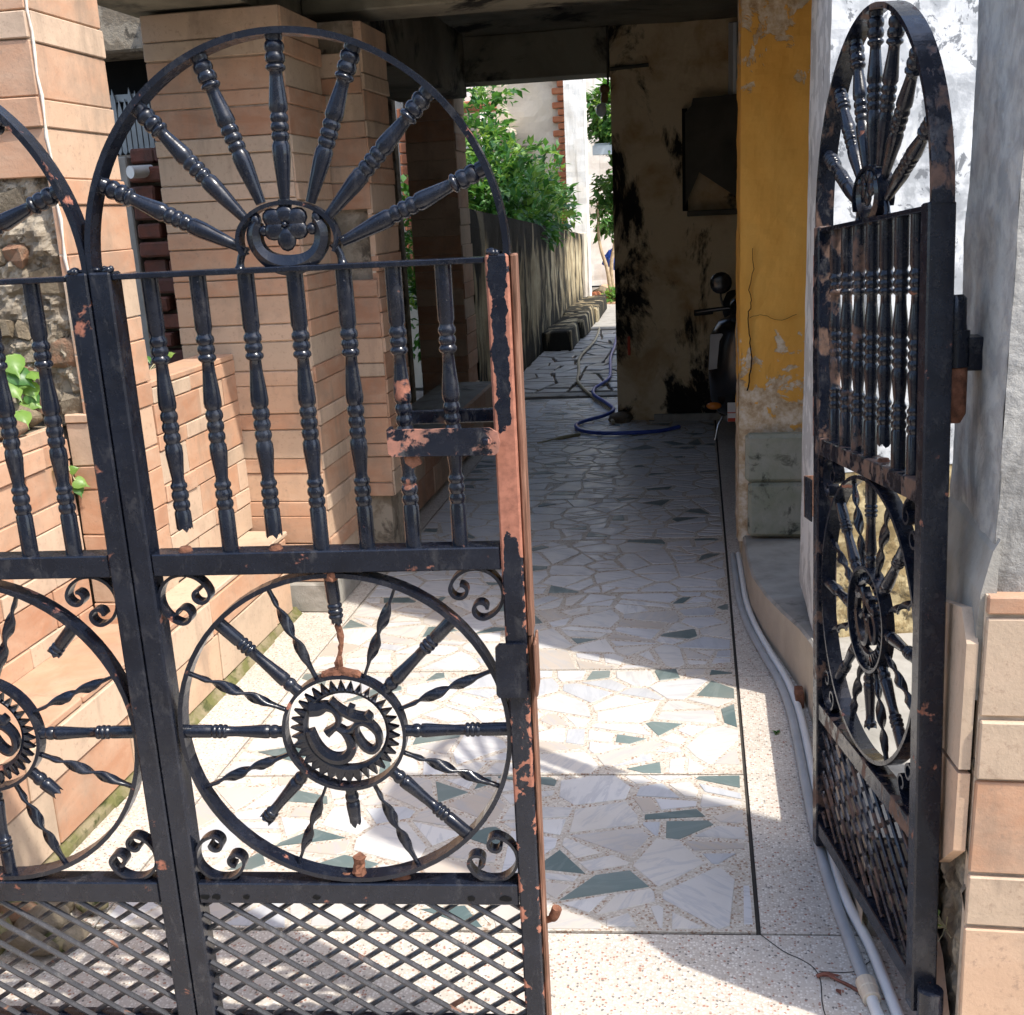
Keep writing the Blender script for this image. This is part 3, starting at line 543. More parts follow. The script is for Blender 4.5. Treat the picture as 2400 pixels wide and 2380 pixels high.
def gate_leaf(name, loc, rot, label, mats, broken, om_side=True):
    """mats: dict of material per kind ; broken: dict with pieces that rusted away"""
    G = thing(name, loc, label, 'gate', 'gate leaves', world=False); G.rotation_euler = rot
    pm = mats.get('paint', 'paint_black')
    def bar(nm, lo, hi, mat=pm, b=0.002): return boxo(nm, lo, hi, mat, G, b)
    # frame: jagged top ends on the stiles
    for nm, x0, x1, mt in (('stile', 0.0, 0.034, mats.get('stileL', pm)), ('stile', GW - 0.034, GW, mats.get('stileR', 'paint_chipped'))):
        bar(nm, (x0, -D, 0.035), (x1, D, 1.436), mt, 0.003)
    i0, i1 = 0.035, GW - 0.035
    bar('mid_rail', (i0, -0.019, 0.955), (i1, 0.019, 0.992), mats.get('rail', pm)); bar('lower_rail', (i0, -0.019, 0.350), (i1, 0.019, 0.390), mats.get('rail2', 'paint_chipped'))
    bar('bottom_rail', (i0, -0.019, 0.065), (i1, 0.019, 0.100)); bar('top_bar', (i0, -0.017, 1.424), (i1, 0.017, 1.4325), 'paint_chipped', 0.0015)
    m = MB(); m.band((GW / 2, 1.4335), 0.318, mats.get('arch_rise', 0.326), 0.009, -0.018, 0.018, 0, math.pi, 56); m.build('arch_band', mats.get('arch', 'paint_chipped'), G)
    # fan of turned spokes between the arch and the small ring
    inn = [(-.383, 1.463), (-.370, 1.504), (-.342, 1.523), (-.306, 1.527), (-.268, 1.521), (-.243, 1.501), (-.226, 1.463)]
    for i, ang in enumerate((157, 134, 112, 90.5, 69, 46, 22)):
        a = R(ang); p = (GW / 2 + 0.310 * math.cos(a), 0, 1.438 + (mats.get('arch_rise', 0.326) - 0.008) * math.sin(a)); q = (inn[i][0] + 0.612, 0, inn[i][1])
        m = MB(); m.lathe(p, q, SPOKE); m.build('fan_spoke', mats.get('spoke', pm), G)
    m = MB(); m.band((0.306, 1.470), 0.077, 0.056, 0.006, -0.014, 0.014, R(-22), R(202), 44); m.build('hub_ring', 'paint_chipped', G)
    for sx, x in ((-1, 0.231), (1, 0.381)):
        m = MB(); m.tube(smooth_path([(x + sx * -0.008, 0, 1.462), (x, 0, 1.447), (x + sx * 0.003, 0, 1.432)], 4), [0.0085, 0.0075, 0.0065, 0.006, 0.006, 0.006, 0.006, 0.007, 0.009], 8); m.build('ring_foot', mats.get('foot', 'paint_chipped'), G)
    # cast ornament: crescent and five petalled flower
    m = MB(); path = []; hw = []
    for i in range(37):
        t = i / 36; a = R(150 + 240 * t); path.append((0.307 + 0.051 * math.cos(a), 1.476 + 0.043 * math.sin(a))); hw.append(0.0065 + 0.0085 * math.sin(math.pi * t) ** 0.5 * (0.75 + 0.25 * math.cos(4 * math.pi * t)))
    m.ribbon(path, hw, -0.009, 0.009, 0.006); m.ball((0.261, -0.004, 1.499), (0.0085, 0.011, 0.012)); m.ball((0.353, -0.004, 1.499), (0.0085, 0.011, 0.013)); m.ball((0.272, -0.006, 1.484), 0.008); m.ball((0.344, -0.006, 1.484), 0.009)
    m.build('crescent', pm, G)
    m = MB()
    fx, fz = 0.306, 1.492
    for ang, L in ((90, .026), (153, .034), (204, .033), (270, .036), (336, .033), (27, .034)):
        a = R(ang); n_ = 10; d = Vector((math.cos(a), 0, math.sin(a))); o_ = len(m.v); c_ = Vector((fx, -0.009, fz)) + d * L * 0.56
        m.ball((0, 0, 0), (L * 0.52, 0.0065, 0.0148), n_, 6)
        for q in range(o_, len(m.v)):
            x_, y_, z_ = m.v[q]; m.v[q] = (c_.x + x_ * math.cos(a) - z_ * math.sin(a), c_.y + y_, c_.z + x_ * math.sin(a) + z_ * math.cos(a))
    m.ball((fx, -0.014, fz), 0.004); m.tube([(fx, -0.004, 1.505), (fx, 0, 1.526)], [0.009, 0.011], 8)
    m.build('flower', pm, G)
    # balusters
    for i in range(7):
        x = 0.086 + i * 0.0745; zt, zb = 1.424, 0.992; stop = broken.get(('bal', i), 1.0)
        m = MB(); p0, p1 = Vector((x, 0, zt)), Vector((x + broken.get(('tilt', i), 0.0), 0, zb)); m.lathe(p0, p1, cutprof(BAL, 0, stop)); m.build('baluster', mats.get(('bal', i), pm), G)
        if stop < 1:
            m = MB(); m.tube([(x, 0, 0.9915), (x, 0, 0.9985)], [0.012, 0.009], 9); m.build('baluster_stump', 'rust', G)
    # lower wheel
    cx, cz, r = GW / 2 + 0.003, 0.6725, 0.281
    m = MB(); m.band((cx, cz), r, r, 0.008, -0.015, 0.015, 0, 2 * math.pi, 72); m.build('wheel_rim', 'paint_chipped', G)
    m = MB(); m.band((cx, cz - 0.002), 0.105, 0.105, 0.006, -0.012, 0.012, 0, 2 * math.pi, 56); m.build('hub_rim', 'paint_chipped', G)
    for k_ in range(8):
        a = R(45 * k_); ca, sa = math.cos(a), math.sin(a); po = Vector((cx + (r - 0.008) * ca, 0, cz + (r - 0.008) * sa)); pi_ = Vector((cx + 0.104 * ca, 0, cz - 0.002 + 0.104 * sa))
        for a0, a1 in broken.get(('wheel', k_), [(0.0, 1.0)]):
            m = MB(); m.lathe(po + (Vector((0.006, 0.004, -0.014)) if a0 > 0.01 else Vector()), pi_ + (Vector((0.010, -0.006, -0.004)) if a1 < 0.99 else Vector()), cutprof(WHEEL, a0, a1)); m.build('wheel_spoke', mats.get(('wheel', k_), pm), G)
        b = R(45 * k_ + 22.5); ca, sa = math.cos(b), math.sin(b)
        m = MB(); twisted(m, (cx + (r - 0.006) * ca, 0, cz + (r - 0.006) * sa), (cx + 0.104 * ca, 0, cz - 0.002 + 0.104 * sa), 0.0); m.build('twisted_bar', pm, G)
    # toothed medallion
    m = MB(); n = 34; vs = []; rr = []
    for i in range(n * 4):
        a = 2 * math.pi * i / (n * 4); deg = math.degrees(a); solid = 188 < deg < 285; ph = i % 4
        ro = [0.074, 0.083, 0.0925, 0.083][ph]
        if solid: ro = [0.083, 0.089, 0.096, 0.089][ph]
        ri = 0.0665; ic = (cx + 0.004, cz + 0.003)
        co, si = math.cos(a), math.sin(a)
        vs += [(cx + ro * co, -0.004, cz - 0.002 + ro * si), (ic[0] + (ri + 0.006) * co, -0.0085, ic[1] + (ri + 0.006) * si), (ic[0] + ri * co, -0.005, ic[1] + ri * si), (ic[0] + ri * co, 0.004, ic[1] + ri * si), (cx + ro * co, 0.004, cz - 0.002 + ro * si)]
    N = n * 4; m.add(vs, [(i * 5 + q, i * 5 + (q + 1) % 5, ((i + 1) % N) * 5 + (q + 1) % 5, ((i + 1) % N) * 5 + q) for i in range(N) for q in range(5)])
    med = m.build('medallion', pm, G)
    m = MB(); om(m, (cx, cz - 0.002), -0.010, 0.005); m.build('om_symbol', pm, med)
    # four C scrolls
    q = 0.044
    for (x, z, sx, sz) in ((0.034 + q, 0.955 - q, 1, -1), (GW - 0.034 - q, 0.955 - q, -1, -1), (0.034 + q, 0.390 + q, 1, 1), (GW - 0.034 - q, 0.390 + q, -1, 1)):
        m = MB(); m.ribbon(scroll_path(x, z, sx, sz), 0.0026, -0.011, 0.011); m.build('scroll', 'paint_chipped' if sx < 0 else pm, G)
    # lattice of two layers of rods
    x0, x1, z0, z1 = 0.034, GW - 0.034, 0.100, 0.350; tn = math.tan(R(34)); sp = 0.0735
    for lay, sg in ((-0.007, -1), (0.007, 1)):
        for kx in range(-6, 16):
            xs = x0 + 0.03 + kx * sp; pts = []
            # z = z1 + sg*... line through (xs, z1) with slope sg*tan
            f = lambda x: z1 + sg * tn * (x - xs)
            xa, xb = x0, x1
            for lim in (z0, z1):
                xl = xs + (lim - z1) / (sg * tn)
            lo_, hi_ = sorted((xs, xs + (z0 - z1) / (sg * tn))); lo_, hi_ = max(lo_, x0), min(hi_, x1)
            if hi_ - lo_ > 0.012:
                m = MB(); m.tube([(lo_, lay, f(lo_)), (hi_, lay, f(hi_))], 0.0048, 6, smooth=False); m.build('lattice_rod', mats.get('rod', 'paint_dusty'), G, fix=False)
    return G
gang = math.atan(SL); gu = Vector((math.cos(gang), math.sin(gang), 0)); G0 = Vector((-0.29, 1.62, 0))
L1 = gate_leaf('gate_leaf', G0 + gu * (-0.612), (0, 0, gang), 'closed black iron gate leaf in the middle with latch and peeling salmon edge',
    {'stileR': 'paint_stile', ('bal', 6): 'paint_chipped', ('bal', 5): 'paint_chipped', 'rail': 'paint_chipped', ('wheel', 2): 'paint_chipped'},
    {('bal', 0): 0.915, ('bal', 2): 0.945, ('tilt', 0): 0.004, ('wheel', 2): [(0.0, 0.47)], ('wheel', 6): [(0.62, 1.0)], ('wheel', 5): [(0.30, 1.0)]})
L2 = gate_leaf('gate_leaf', G0 + gu * (-0.612 - GW - 0.002), (0, 0, gang), 'closed black iron gate leaf cut off by the left edge of the picture',
    {}, {('wheel', 1): [(0.0, 0.36)], ('wheel', 7): [(0.68, 1.0)]})
# rust pieces of the middle leaf
def rust_piece(G, pts, rs, nm='rust_remnant'):
    m = MB(); m.tube(smooth_path(pts, 4), [rs[min(len(rs) - 1, i // 4)] for i in range((len(pts) - 1) * 4 + 1)], 7, smooth=False)
    for i in range(len(m.v)): v_ = Vector(m.v[i]); m.v[i] = tuple(v_ + Vector((noise.noise(v_ * 160), noise.noise(v_ * 160 + Vector((5, 5, 5))), noise.noise(v_ * 160 + Vector((9, 2, 1))))) * 0.004)
    m.build(nm, 'rust', G)
cx = GW / 2 + 0.003
rust_piece(L1, [(cx + 0.003, 0, 0.862), (cx + 0.008, 0, 0.83), (cx + 0.001, 0, 0.80), (cx, 0, 0.778)], [0.005, 0.004, 0.006, 0.013])
rust_piece(L1, [(cx - 0.028, -0.002, 0.773), (cx, -0.002, 0.779), (cx + 0.035, -0.002, 0.770)], [0.007, 0.009, 0.007])
rust_piece(L1, [(cx + 0.002, 0, 0.394), (cx + 0.001, 0, 0.41), (cx + 0.003, 0, 0.432)], [0.013, 0.010, 0.011])
rust_piece(L1, [(cx - 0.004, -0.004, 0.955), (cx, -0.004, 0.948), (cx + 0.012, -0.004, 0.953)], [0.011, 0.013, 0.010])
for dx in (-0.045, 0.06): rust_piece(L1, [(cx + dx, -0.003, 0.3935), (cx + dx + 0.03, -0.003, 0.396)], [0.006, 0.005])
# jagged tops of the stiles
for L_, x in ((L1, 0.017), (L2, GW - 0.017), (L1, GW - 0.017)):
    m = MB(); rj = random.Random(int(x * 1000))
    for q in range(9): m.ball((x + rj.uniform(-.017, .017), rj.uniform(-.018, .006), 1.437 + rj.uniform(-.002, .003)), (rj.uniform(.005, .009), .006, rj.uniform(.003, .006)), 6, 4)
    m.build('weld_bead', 'paint_chipped', L_)
# latch, strike plate, rusted edge strip of the middle leaf
boxo('edge_strip', (GW + 0.001, -0.012, 0.84), (GW + 0.010, 0.042, 1.434), 'rust_strip', L1, 0.002)
boxo('edge_strip', (GW + 0.001, -0.008, 0.036), (GW + 0.008, 0.036, 0.838), 'rust_strip', L1, 0.002)
m = MB(); a = [(0.440, 1.186), (0.447, 1.189), (0.595, 1.187), (0.606, 1.180), (0.609, 1.165), (0.606, 1.150), (0.600, 1.146), (0.446, 1.148), (0.440, 1.153)]; m.prism(a, 'y', -0.052, -0.047); hasp = m.build('hasp', 'paint_peeled', L1)
m = MB(); m.prism([(0.439, 1.188), (0.444, 1.188), (0.444, 1.150), (0.439, 1.150)], 'y', -0.047, -0.018); m.build('hasp_return', 'paint_rusty', hasp)
m = MB(); m.tube([(0.589, -0.060, 1.168), (0.589, -0.040, 1.168)], 0.0085, 12, smooth=False); m.tube([(0.589, -0.064, 1.168), (0.589, -0.060, 1.168)], [0.004, 0.006], 8); m.build('bolt', 'paint_peeled', hasp)
boxo('latch_bar', (0.452, 0.020, 1.182), (0.598, 0.028, 1.204), 'paint_rusty', L1, 0.002)
m = MB(); m.prism([(0.462, 1.146), (0.482, 1.146), (0.488, 1.134), (0.474, 1.128), (0.464, 1.136)], 'y', -0.046, -0.034); m.build('hasp_lug', 'rust', hasp)
m = MB(); m.prism([(0.582, 0.828), (0.588, 0.834), (0.628, 0.834), (0.631, 0.828), (0.629, 0.742), (0.584, 0.742), (0.580, 0.748)], 'y', -0.030, -0.0235); m.build('lock_plate', 'paint_black', L1)
boxo('lock_side', (GW + 0.0105, -0.030, 0.742), (GW + 0.015, 0.034, 0.834), 'rust_strip', L1, 0.002)
m = MB(); m.tube(smooth_path([(GW + 0.004, 0.01, 0.300), (GW + 0.020, 0.006, 0.310), (GW + 0.028, 0.004, 0.330)], 4), [0.006] * 4 + [0.009] * 5, 8); m.build('drop_bolt_handle', 'rust', L1)
# rust holes in the lower rail: dark pits with ragged lips
for x, w_ in ((0.046, 0.016), (0.066, 0.012), (0.120, 0.008), (0.245, 0.010), (0.515, 0.012), (0.575, 0.017)):
    m = MB(); rj = random.Random(int(x * 999)); pl = [(x + w_ * 0.7 * math.cos(t * .628) * rj.uniform(.7, 1.1), 0.364 + 0.0055 * math.sin(t * .628) * rj.uniform(.6, 1.2)) for t in range(10)]; m.prism(pl, 'y', -0.0203, -0.0192); m.build('rust_hole', 'black_void', L1)
# the opened leaf on the right: swung inwards and sagging towards its free edge
rz = math.atan2(1.735 - 2.33, 0.39 - 0.284); sag = R(-4.4)
M3 = Euler((0, sag, rz), 'XYZ').to_matrix(); loc3 = Vector((0.395, 1.735, 0.045)) - M3 @ Vector((GW, 0, 0))
L3 = gate_leaf('gate_leaf', loc3, (0, sag, rz), 'opened black iron gate leaf, sagging and seen nearly edge-on at the right pillar',
    {'rail': 'paint_rusty', 'rail2': 'paint_rusty', 'arch': 'paint_rusty', 'arch_rise': 0.362, 'rod': 'paint_rusty', ('bal', 0): 'paint_rusty', ('bal', 1): 'paint_rusty', ('bal', 2): 'paint_rusty', ('bal', 3): 'paint_chipped', 'stileL': 'paint_rusty'}, {('bal', 4): 0.93, ('wheel', 6): [(0.35, 1.0)]})
boxo('edge_strip', (-0.012, -0.020, 0.99), (-0.001, 0.022, 1.38), 'paint_peeled', L3, 0.002)
boxo('strike_plate', (-0.055, -0.026, 0.800), (-0.001, -0.0225, 0.895), 'paint_black', L3, 0.001)
boxo('strike_lip', (-0.060, -0.026, 0.800), (-0.0555, 0.010, 0.895), 'rust_strip', L3, 0.001)
m = MB(); m.tube(smooth_path([(-0.002, -0.006, 1.19), (-0.020, -0.006, 1.188), (-0.030, -0.006, 1.196), (-0.032, -0.006, 1.214)], 4), 0.0035, 8); m.build('hook', 'rust', L3)
hx, hy = GW - 0.045, D + 0.020
m = MB(); m.tube([(hx, hy, 1.085), (hx, hy, 1.10), (hx, hy, 1.175)], [0.012, 0.020, 0.021], 14); m.build('hinge_barrel', 'rust', L3)
m = MB(); m.tube([(hx, hy, 1.176), (hx, hy, 1.235)], 0.0235, 14); m.tube([(hx, hy, 1.2355), (hx, hy, 1.245), (hx, hy, 1.285), (hx, hy, 1.292)], [0.019, 0.0175, 0.0175, 0.012], 14); m.build('hinge_cap', 'paint_chipped', L3)
boxo('hinge_strap', (hx - 0.004, D + 0.001, 1.185), (hx + 0.030, hy - 0.015, 1.228), 'paint_chipped', L3, 0.002)
m = MB(); m.tube([(GW + 0.016, 0.004, 0.03), (GW + 0.016, 0.004, 0.09)], 0.022, 14); m.build('pivot', 'paint_black', L3)

# ------------------------------------------------------------------ left side: pillar, planters, porch pillars
LP = thing('gate_pillar', (-1.85, 3.0, 0), 'sunlit sandstone clad gate pillar at the left edge, white joint on its corner', 'pillar')
boxo('core', (-2.60, 2.905, 0.0), (-1.745, 3.215, 2.62), 'rough_plaster', LP)
clad(LP, (-1.72, 2.872), (0, 1), 0.368, 0.34, 2.60, (1, 0), lens=(0.30, 0.5), phase=1, heights=[0.135, 0.075])
clad(LP, (-2.58, 2.872), (1, 0), 0.855, 1.64, 2.60, (0, -1), lens=(0.22, 0.42), phase=0, heights=[0.135, 0.075])
clad(LP, (-1.80, 2.872), (1, 0), 0.078, 0.34, 0.99, (0, -1), lens=(0.3, 0.5), phase=1, heights=[0.135, 0.075])
m = MB(); m.tube([(-1.7215 + 0.003 * math.sin(i * 2.1), 2.8735, 1.0 + i * 0.053) for i in range(31)], [0.0042 + 0.0016 * math.sin(i * 3.3) for i in range(31)], 6); m.build('corner_joint', 'mortar_joint', LP)
# exposed rubble on the pillar front, stone by stone
rr = random.Random(9)
m = wall_mesh((-2.62, 2.893, 0.95), (0.88, 0, 0), (0, 0, 0.70), 110, 90, 0.030, 17); m.build('rubble_mortar', 'rough_plaster', LP)
z = 0.98
while z < 1.62:
    x = -2.55 + rr.uniform(0, .04); h = rr.uniform(0.045, 0.085)
    while x < -1.78:
        w_ = rr.uniform(0.05, 0.13)
        if rr.random() < 0.75:
            m = MB(); m.box((x, 2.868 + rr.uniform(0, .022), z), (x + w_, 2.91, z + h), 0.012); sd_ = rr.random() * 9; m.v = [tuple(Vector(p) + Vector((noise.noise(Vector(p) * 30 + Vector((sd_, 0, 0))), .8 * noise.noise(Vector(p) * 28 + Vector((0, sd_, 0))), noise.noise(Vector(p) * 31 + Vector((0, 0, sd_))))) * 0.022) for p in m.v]; m.build('rubble_stone', 'rubble_stone', LP)
        x += w_ + 0.006
    z += h + 0.004
# planter walls
PL = thing('planter_wall', (-1.72, 3.5, 0), 'sandstone clad planter wall with shadow edge between left pillar and porch pillar', 'planter')
boxo('core', (-2.25, 3.22, 0.0), (-1.745, 3.93, 0.985), 'rough_plaster', PL)
clad(PL, (-1.72, 3.243), (0, 1), 0.655, 0.34, 1.0, (1, 0), lens=(0.16, 0.36), heights=[0.105, 0.06])
boxo('cap_slab', (-1.86, 3.243, 1.001), (-1.715, 3.895, 1.022), 'sandstone', PL, 0.004)
PN = thing('planter_wall', (-1.8, 2.0, 0), 'near sandstone clad planter wall behind the gate at the left edge, rubble above it', 'planter')
boxo('core', (-2.60, 0.95, 0.0), (-1.83, 2.868, 0.955), 'rough_plaster', PN)
clad(PN, (-1.805, 0.96), (0, 1), 1.905, 0.34, 0.965, (1, 0), lens=(0.16, 0.38), heights=[0.11, 0.062], phase=1)
boxo('soil_bed', (-2.58, 0.97, 0.956), (-1.90, 2.86, 0.975), 'soil', PN)
PT = thing('plinth', (-1.6, 2.5, 0), 'low sandstone plinth with mossy foot along the left of the floor', 'plinth')
boxo('core', (-1.80, 0.95, 0.0), (-1.585, 3.86, 0.325), 'cement', PT)
clad(PT, (-1.56, 0.96), (0, 1), 2.86, 0.029, 0.325, (1, 0), lens=(0.35, 0.75), heights=[0.16, 0.11], joint=0.006)
clad_y = 0.96; rr = random.Random(21)
while clad_y < 3.84:
    L = min(rr.uniform(0.35, 0.7), 3.845 - clad_y)
    boxo('cap_slab', (-1.80 if clad_y < 2.4 else -1.715, clad_y + 0.003, 0.326), (-1.556, clad_y + L - 0.003, 0.343 + rr.uniform(0, .004)), 'sandstone', PT, 0.004); clad_y += L
m = MB(); m.prism([(-1.585, 0.0), (-1.541, 0.0), (-1.545, 0.022), (-1.556, 0.052), (-1.585, 0.054)], 'y', 0.96, 3.86)
m2 = MB()
for (yA, yB) in [(0.96 + i * 0.145, 0.96 + (i + 1) * 0.145) for i in range(20)]: m2.prism([(-1.585, 0.0), (-1.538 + rr.uniform(-.008, .006), 0.0), (-1.549 + rr.uniform(-.004, .004), 0.016), (-1.557, 0.0275), (-1.585, 0.0275)], 'y', yA, yB)
m2.build('mossy_foot', 'moss_edge', PT)
# loose broken stone at the near end
RB = thing('rubble_heap', (-1.5, 1.95, 0), 'dark heap of broken stone behind the lattice at bottom left', 'rubble')
for i in range(16):
    m = MB(); m.rock((-1.50 + rr.uniform(-.13, .15), 1.90 + rr.uniform(-.09, .10), 0.015 + rr.uniform(0, .03)), (rr.uniform(.025, .07), rr.uniform(.02, .06), rr.uniform(.015, .035)), i * 1.7, 0.6); m.build('stone', 'rubble_stone' if i % 3 else 'moss_edge', RB)
# porch pillar A
PA = thing('porch_pillar', (-1.66, 4.1, 0), 'broad sandstone clad porch pillar behind the middle gate leaf', 'pillar')
boxo('core', (-1.90, 3.925, 0.0), (-1.435, 4.32, 2.215), 'rough_plaster', PA)
clad(PA, (-1.92, 3.90), (1, 0), 0.51, 0.12, 2.21, (0, -1), lens=(0.42, 0.9))
clad(PA, (-1.41, 3.902), (0, 1), 0.40, 0.12, 2.21, (1, 0), lens=(0.30, 0.6))
boxo('footing', (-1.76, 3.87, 0.0), (-1.405, 4.32, 0.118), 'cement', PA, 0.006)
PA2 = thing('porch_pilaster', (-1.4, 4.6, 0), 'narrow sandstone clad pilaster stepping out behind the broad porch pillar', 'pillar')
boxo('core', (-1.80, 4.36, 0.0), (-1.285, 4.68, 2.215), 'rough_plaster', PA2)
clad(PA2, (-1.44, 4.335), (1, 0), 0.18, 0.35, 1.25, (0, -1), lens=(0.4, 0.6), phase=1)
clad(PA2, (-1.44, 4.335), (1, 0), 0.18, 1.52, 2.10, (0, -1), lens=(0.4, 0.6))
clad(PA2, (-1.26, 4.337), (0, 1), 0.36, 0.35, 2.21, (1, 0), lens=(0.3, 0.6))
LB = thing('low_bench', (-1.4, 5.6, 0), 'low dark stone bench wall along the left of the passage', 'wall')
boxo('core', (-1.80, 4.90, 0.0), (-1.425, 7.60, 0.32), 'cement', LB, 0.004)
clad(LB, (-1.40, 4.35), (0, 1), 3.2, 0.03, 0.33, (1, 0), lens=(0.3, 0.6), heights=[0.15])
# pillar B near the far end
PB = thing('porch_pillar', (-1.8, 7.8, 0), 'dark clad pillar beside the bright slit at the far end of the passage', 'pillar')
boxo('core', (-1.94, 7.725, 0.0), (-1.645, 8.05, 2.40), 'rough_plaster', PB)
clad(PB, (-1.965, 7.70), (1, 0), 0.345, 0.0, 2.40, (0, -1), lens=(0.4, 0.8), heights=[0.13, 0.12])
clad(PB, (-1.62, 7.702), (0, 1), 0.35, 0.0, 2.40, (1, 0), lens=(0.3, 0.6), heights=[0.13, 0.12])
# house behind the recess on the left
HW = thing('side_house', (-2.8, 5.0, 0), 'dark old house wall with bricks and grille window in the gap behind the left pillar', 'house')
boxo('wall', (-4.2, 4.66, 0.0), (-1.97, 4.88, 1.80), 'rough_plaster', HW); boxo('wall', (-2.16, 4.66, 1.801), (-1.97, 4.88, 2.62), 'rough_plaster', HW)
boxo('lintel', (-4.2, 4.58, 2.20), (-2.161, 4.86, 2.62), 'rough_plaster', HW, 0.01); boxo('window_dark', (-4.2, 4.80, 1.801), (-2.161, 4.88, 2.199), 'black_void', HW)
boxo('pier', (-2.62, 4.585, 0.9), (-2.40, 4.655, 1.79), 'cement', HW, 0.006)
rr = random.Random(4); z = 0.9; row = 0
while z < 1.78:
    x = -2.39 + (0.0 if row % 2 else -0.0); first = True
    while x < -1.98:
        L = 0.20 if not (first and row % 2) else 0.11; first = False
        m = MB(); o_ = rr.uniform(-0.03, 0.02); m.box((x, 4.58 + o_, z), (min(x + L, -1.975), 4.655, z + 0.062), 0.008)
        m.v = [(a + 0.004 * noise.noise(Vector((a, b, c)) * 40), b + 0.007 * noise.noise(Vector((a, b, c)) * 33), c + 0.004 * noise.noise(Vector((c, b, a)) * 37)) for a, b, c in m.v]
        if rr.random() > 0.07: m.build('brick', 'brick', HW)
        x += L + 0.014
    z += 0.078; row += 1
gr_ = mb().build('window_grille', 'grille_silver', HW) if False else None
WG = MB(); WG.box((-2.62, 4.700, 1.81), (-2.18, 4.706, 1.835)); WG.box((-2.62, 4.700, 2.02), (-2.18, 4.706, 2.05)); wg = WG.build('window_grille', 'grille_silver', HW)
for i in range(17):
    x = -2.62 + i * 0.026
    m = MB(); m.prism([(x, 1.815), (x + 0.011, 1.80), (x + 0.021, 1.815), (x + 0.021, 2.0 + 0.03 * math.sin(i * 1.7)), (x + 0.011, 2.05 + 0.03 * math.sin(i * 1.7)), (x, 2.0 + 0.03 * math.sin(i * 1.7))], 'y', 4.690, 4.696); m.build('grille_slat', 'grille_silver', wg)
m = MB(); m.tube([(-2.345, 4.50, 1.72), (-2.30, 4.60, 1.725)], 0.026, 14); tag(m.build('drain_pipe_end', 'pvc_white'), 'short white pipe end sticking out of the dark brick wall', 'pipe')
# wall closing the dark side room of the porch
SR = thing('side_room', (-2.6, 6.3, 0), 'dark room wall behind the porch pillars on the left', 'wall')
boxo('roof_slab', (-3.4, 4.885, 2.625), (-1.992, 8.0, 2.76), 'cement', SR); boxo('wall', (-3.4, 4.90, 0.0), (-3.3, 7.7, 2.6), 'rough_plaster', SR); boxo('wall', (-3.3, 7.70, 0.0), (-2.045, 7.80, 2.6), 'rough_plaster', SR)

# ------------------------------------------------------------------ porch roof and passage walls
PR = thing('porch_roof', (-0.5, 6.0, 0), 'mould stained concrete porch ceiling and beams over the passage', 'roof')
m = wall_mesh((-1.5, 7.9, 2.60), (2.8, 0, 0), (0, -4.2, 0), 40, 60, 0.012, 3); m.build('ceiling', 'ceiling_plaster', PR)
boxo('shading_beam', (-1.49, 3.44, 2.215), (0.62, 3.66, 2.622), 'ceiling_plaster', PR, 0.006)  # low beam added just above the view to cut light into the passage
boxo('slab', (-1.99, 3.44, 2.625), (1.3, 8.0, 2.76), 'cement', PR)
m = wall_mesh((-1.52, 3.40, 2.225), (0, 4.28, 0), (0, 0, 0.38), 50, 8, 0.008, 4); m.build('side_beam_face', 'ceiling_plaster', PR)
boxo('side_beam', (-1.98, 3.40, 2.222), (-1.525, 7.69, 2.62), 'ceiling_plaster', PR)
boxo('front_ledge', (-2.62, 3.30, 2.226), (-1.50, 3.43, 2.34), 'ochre', PR, 0.01)
boxo('cross_beam', (-1.515, 5.75, 2.545), (0.6, 5.95, 2.598), 'ceiling_plaster', PR, 0.004)
boxo('front_beam', (-1.515, 4.45, 2.262), (0.62, 4.72, 2.598), 'ceiling_plaster', PR, 0.006)
boxo('end_beam', (-1.80, 7.66, 2.315), (-0.562, 7.95, 2.598), 'ceiling_plaster', PR, 0.006)
MW = thing('passage_wall', (0.2, 7.75, 0), 'mouldy ochre wall with black patches at the end of the passage', 'wall')
m = wall_mesh((-0.555, 7.695, 0.0), (1.6, 0, 0), (0, 0, 2.6), 60, 90, 0.012, 5); m.build('face', 'mould_wall', MW)
boxo('core', (-0.553, 7.72, 0.0), (1.3, 8.0, 2.6), 'mould_wall', MW); 
boxo('skirting', (-0.30, 7.655, 0.0), (0.6, 7.678, 0.05), 'cement', MW, 0.004)
m = MB(); m.rock((-0.53, 7.66, 0.02), (0.09, 0.07, 0.05), 3.3, 0.5); tag(m.build('corner_stone', 'rubble_stone'), 'dark loose stone at the foot of the mouldy wall, under the hoses', 'stone')
RH = thing('right_house', (1.2, 5.5, 0), 'house block to the right of the passage behind the ochre column', 'house')
boxo('wall', (0.62, 4.95, 0.0), (1.30, 7.69, 2.60), 'mould_wall', RH)
NB = thing('path_shade_house', (0.9, 10.3, 0), 'unseen house block added behind the mouldy wall to shade the stone path', 'house')  # added out of view so the path and garden wall fall in shade
boxo('wall', (-0.36, 8.02, 0.0), (2.4, 12.4, 4.3), 'far_wall', NB); boxo('roof_slab', (-0.5, 7.98, 4.302), (2.6, 12.6, 4.42), 'cement', NB)
OH = thing('sky_block_house', (-0.5, -8.0, 0), 'unseen two storey house added behind the viewer to block low sky light', 'house')  # added behind the camera to keep low sky light out of the porch
boxo('wall', (-9.0, -13.0, 0.0), (7.5, -6.0, 5.4), 'far_wall', OH); boxo('roof_slab', (-9.2, -13.2, 5.402), (7.7, -5.8, 5.55), 'cement', OH)
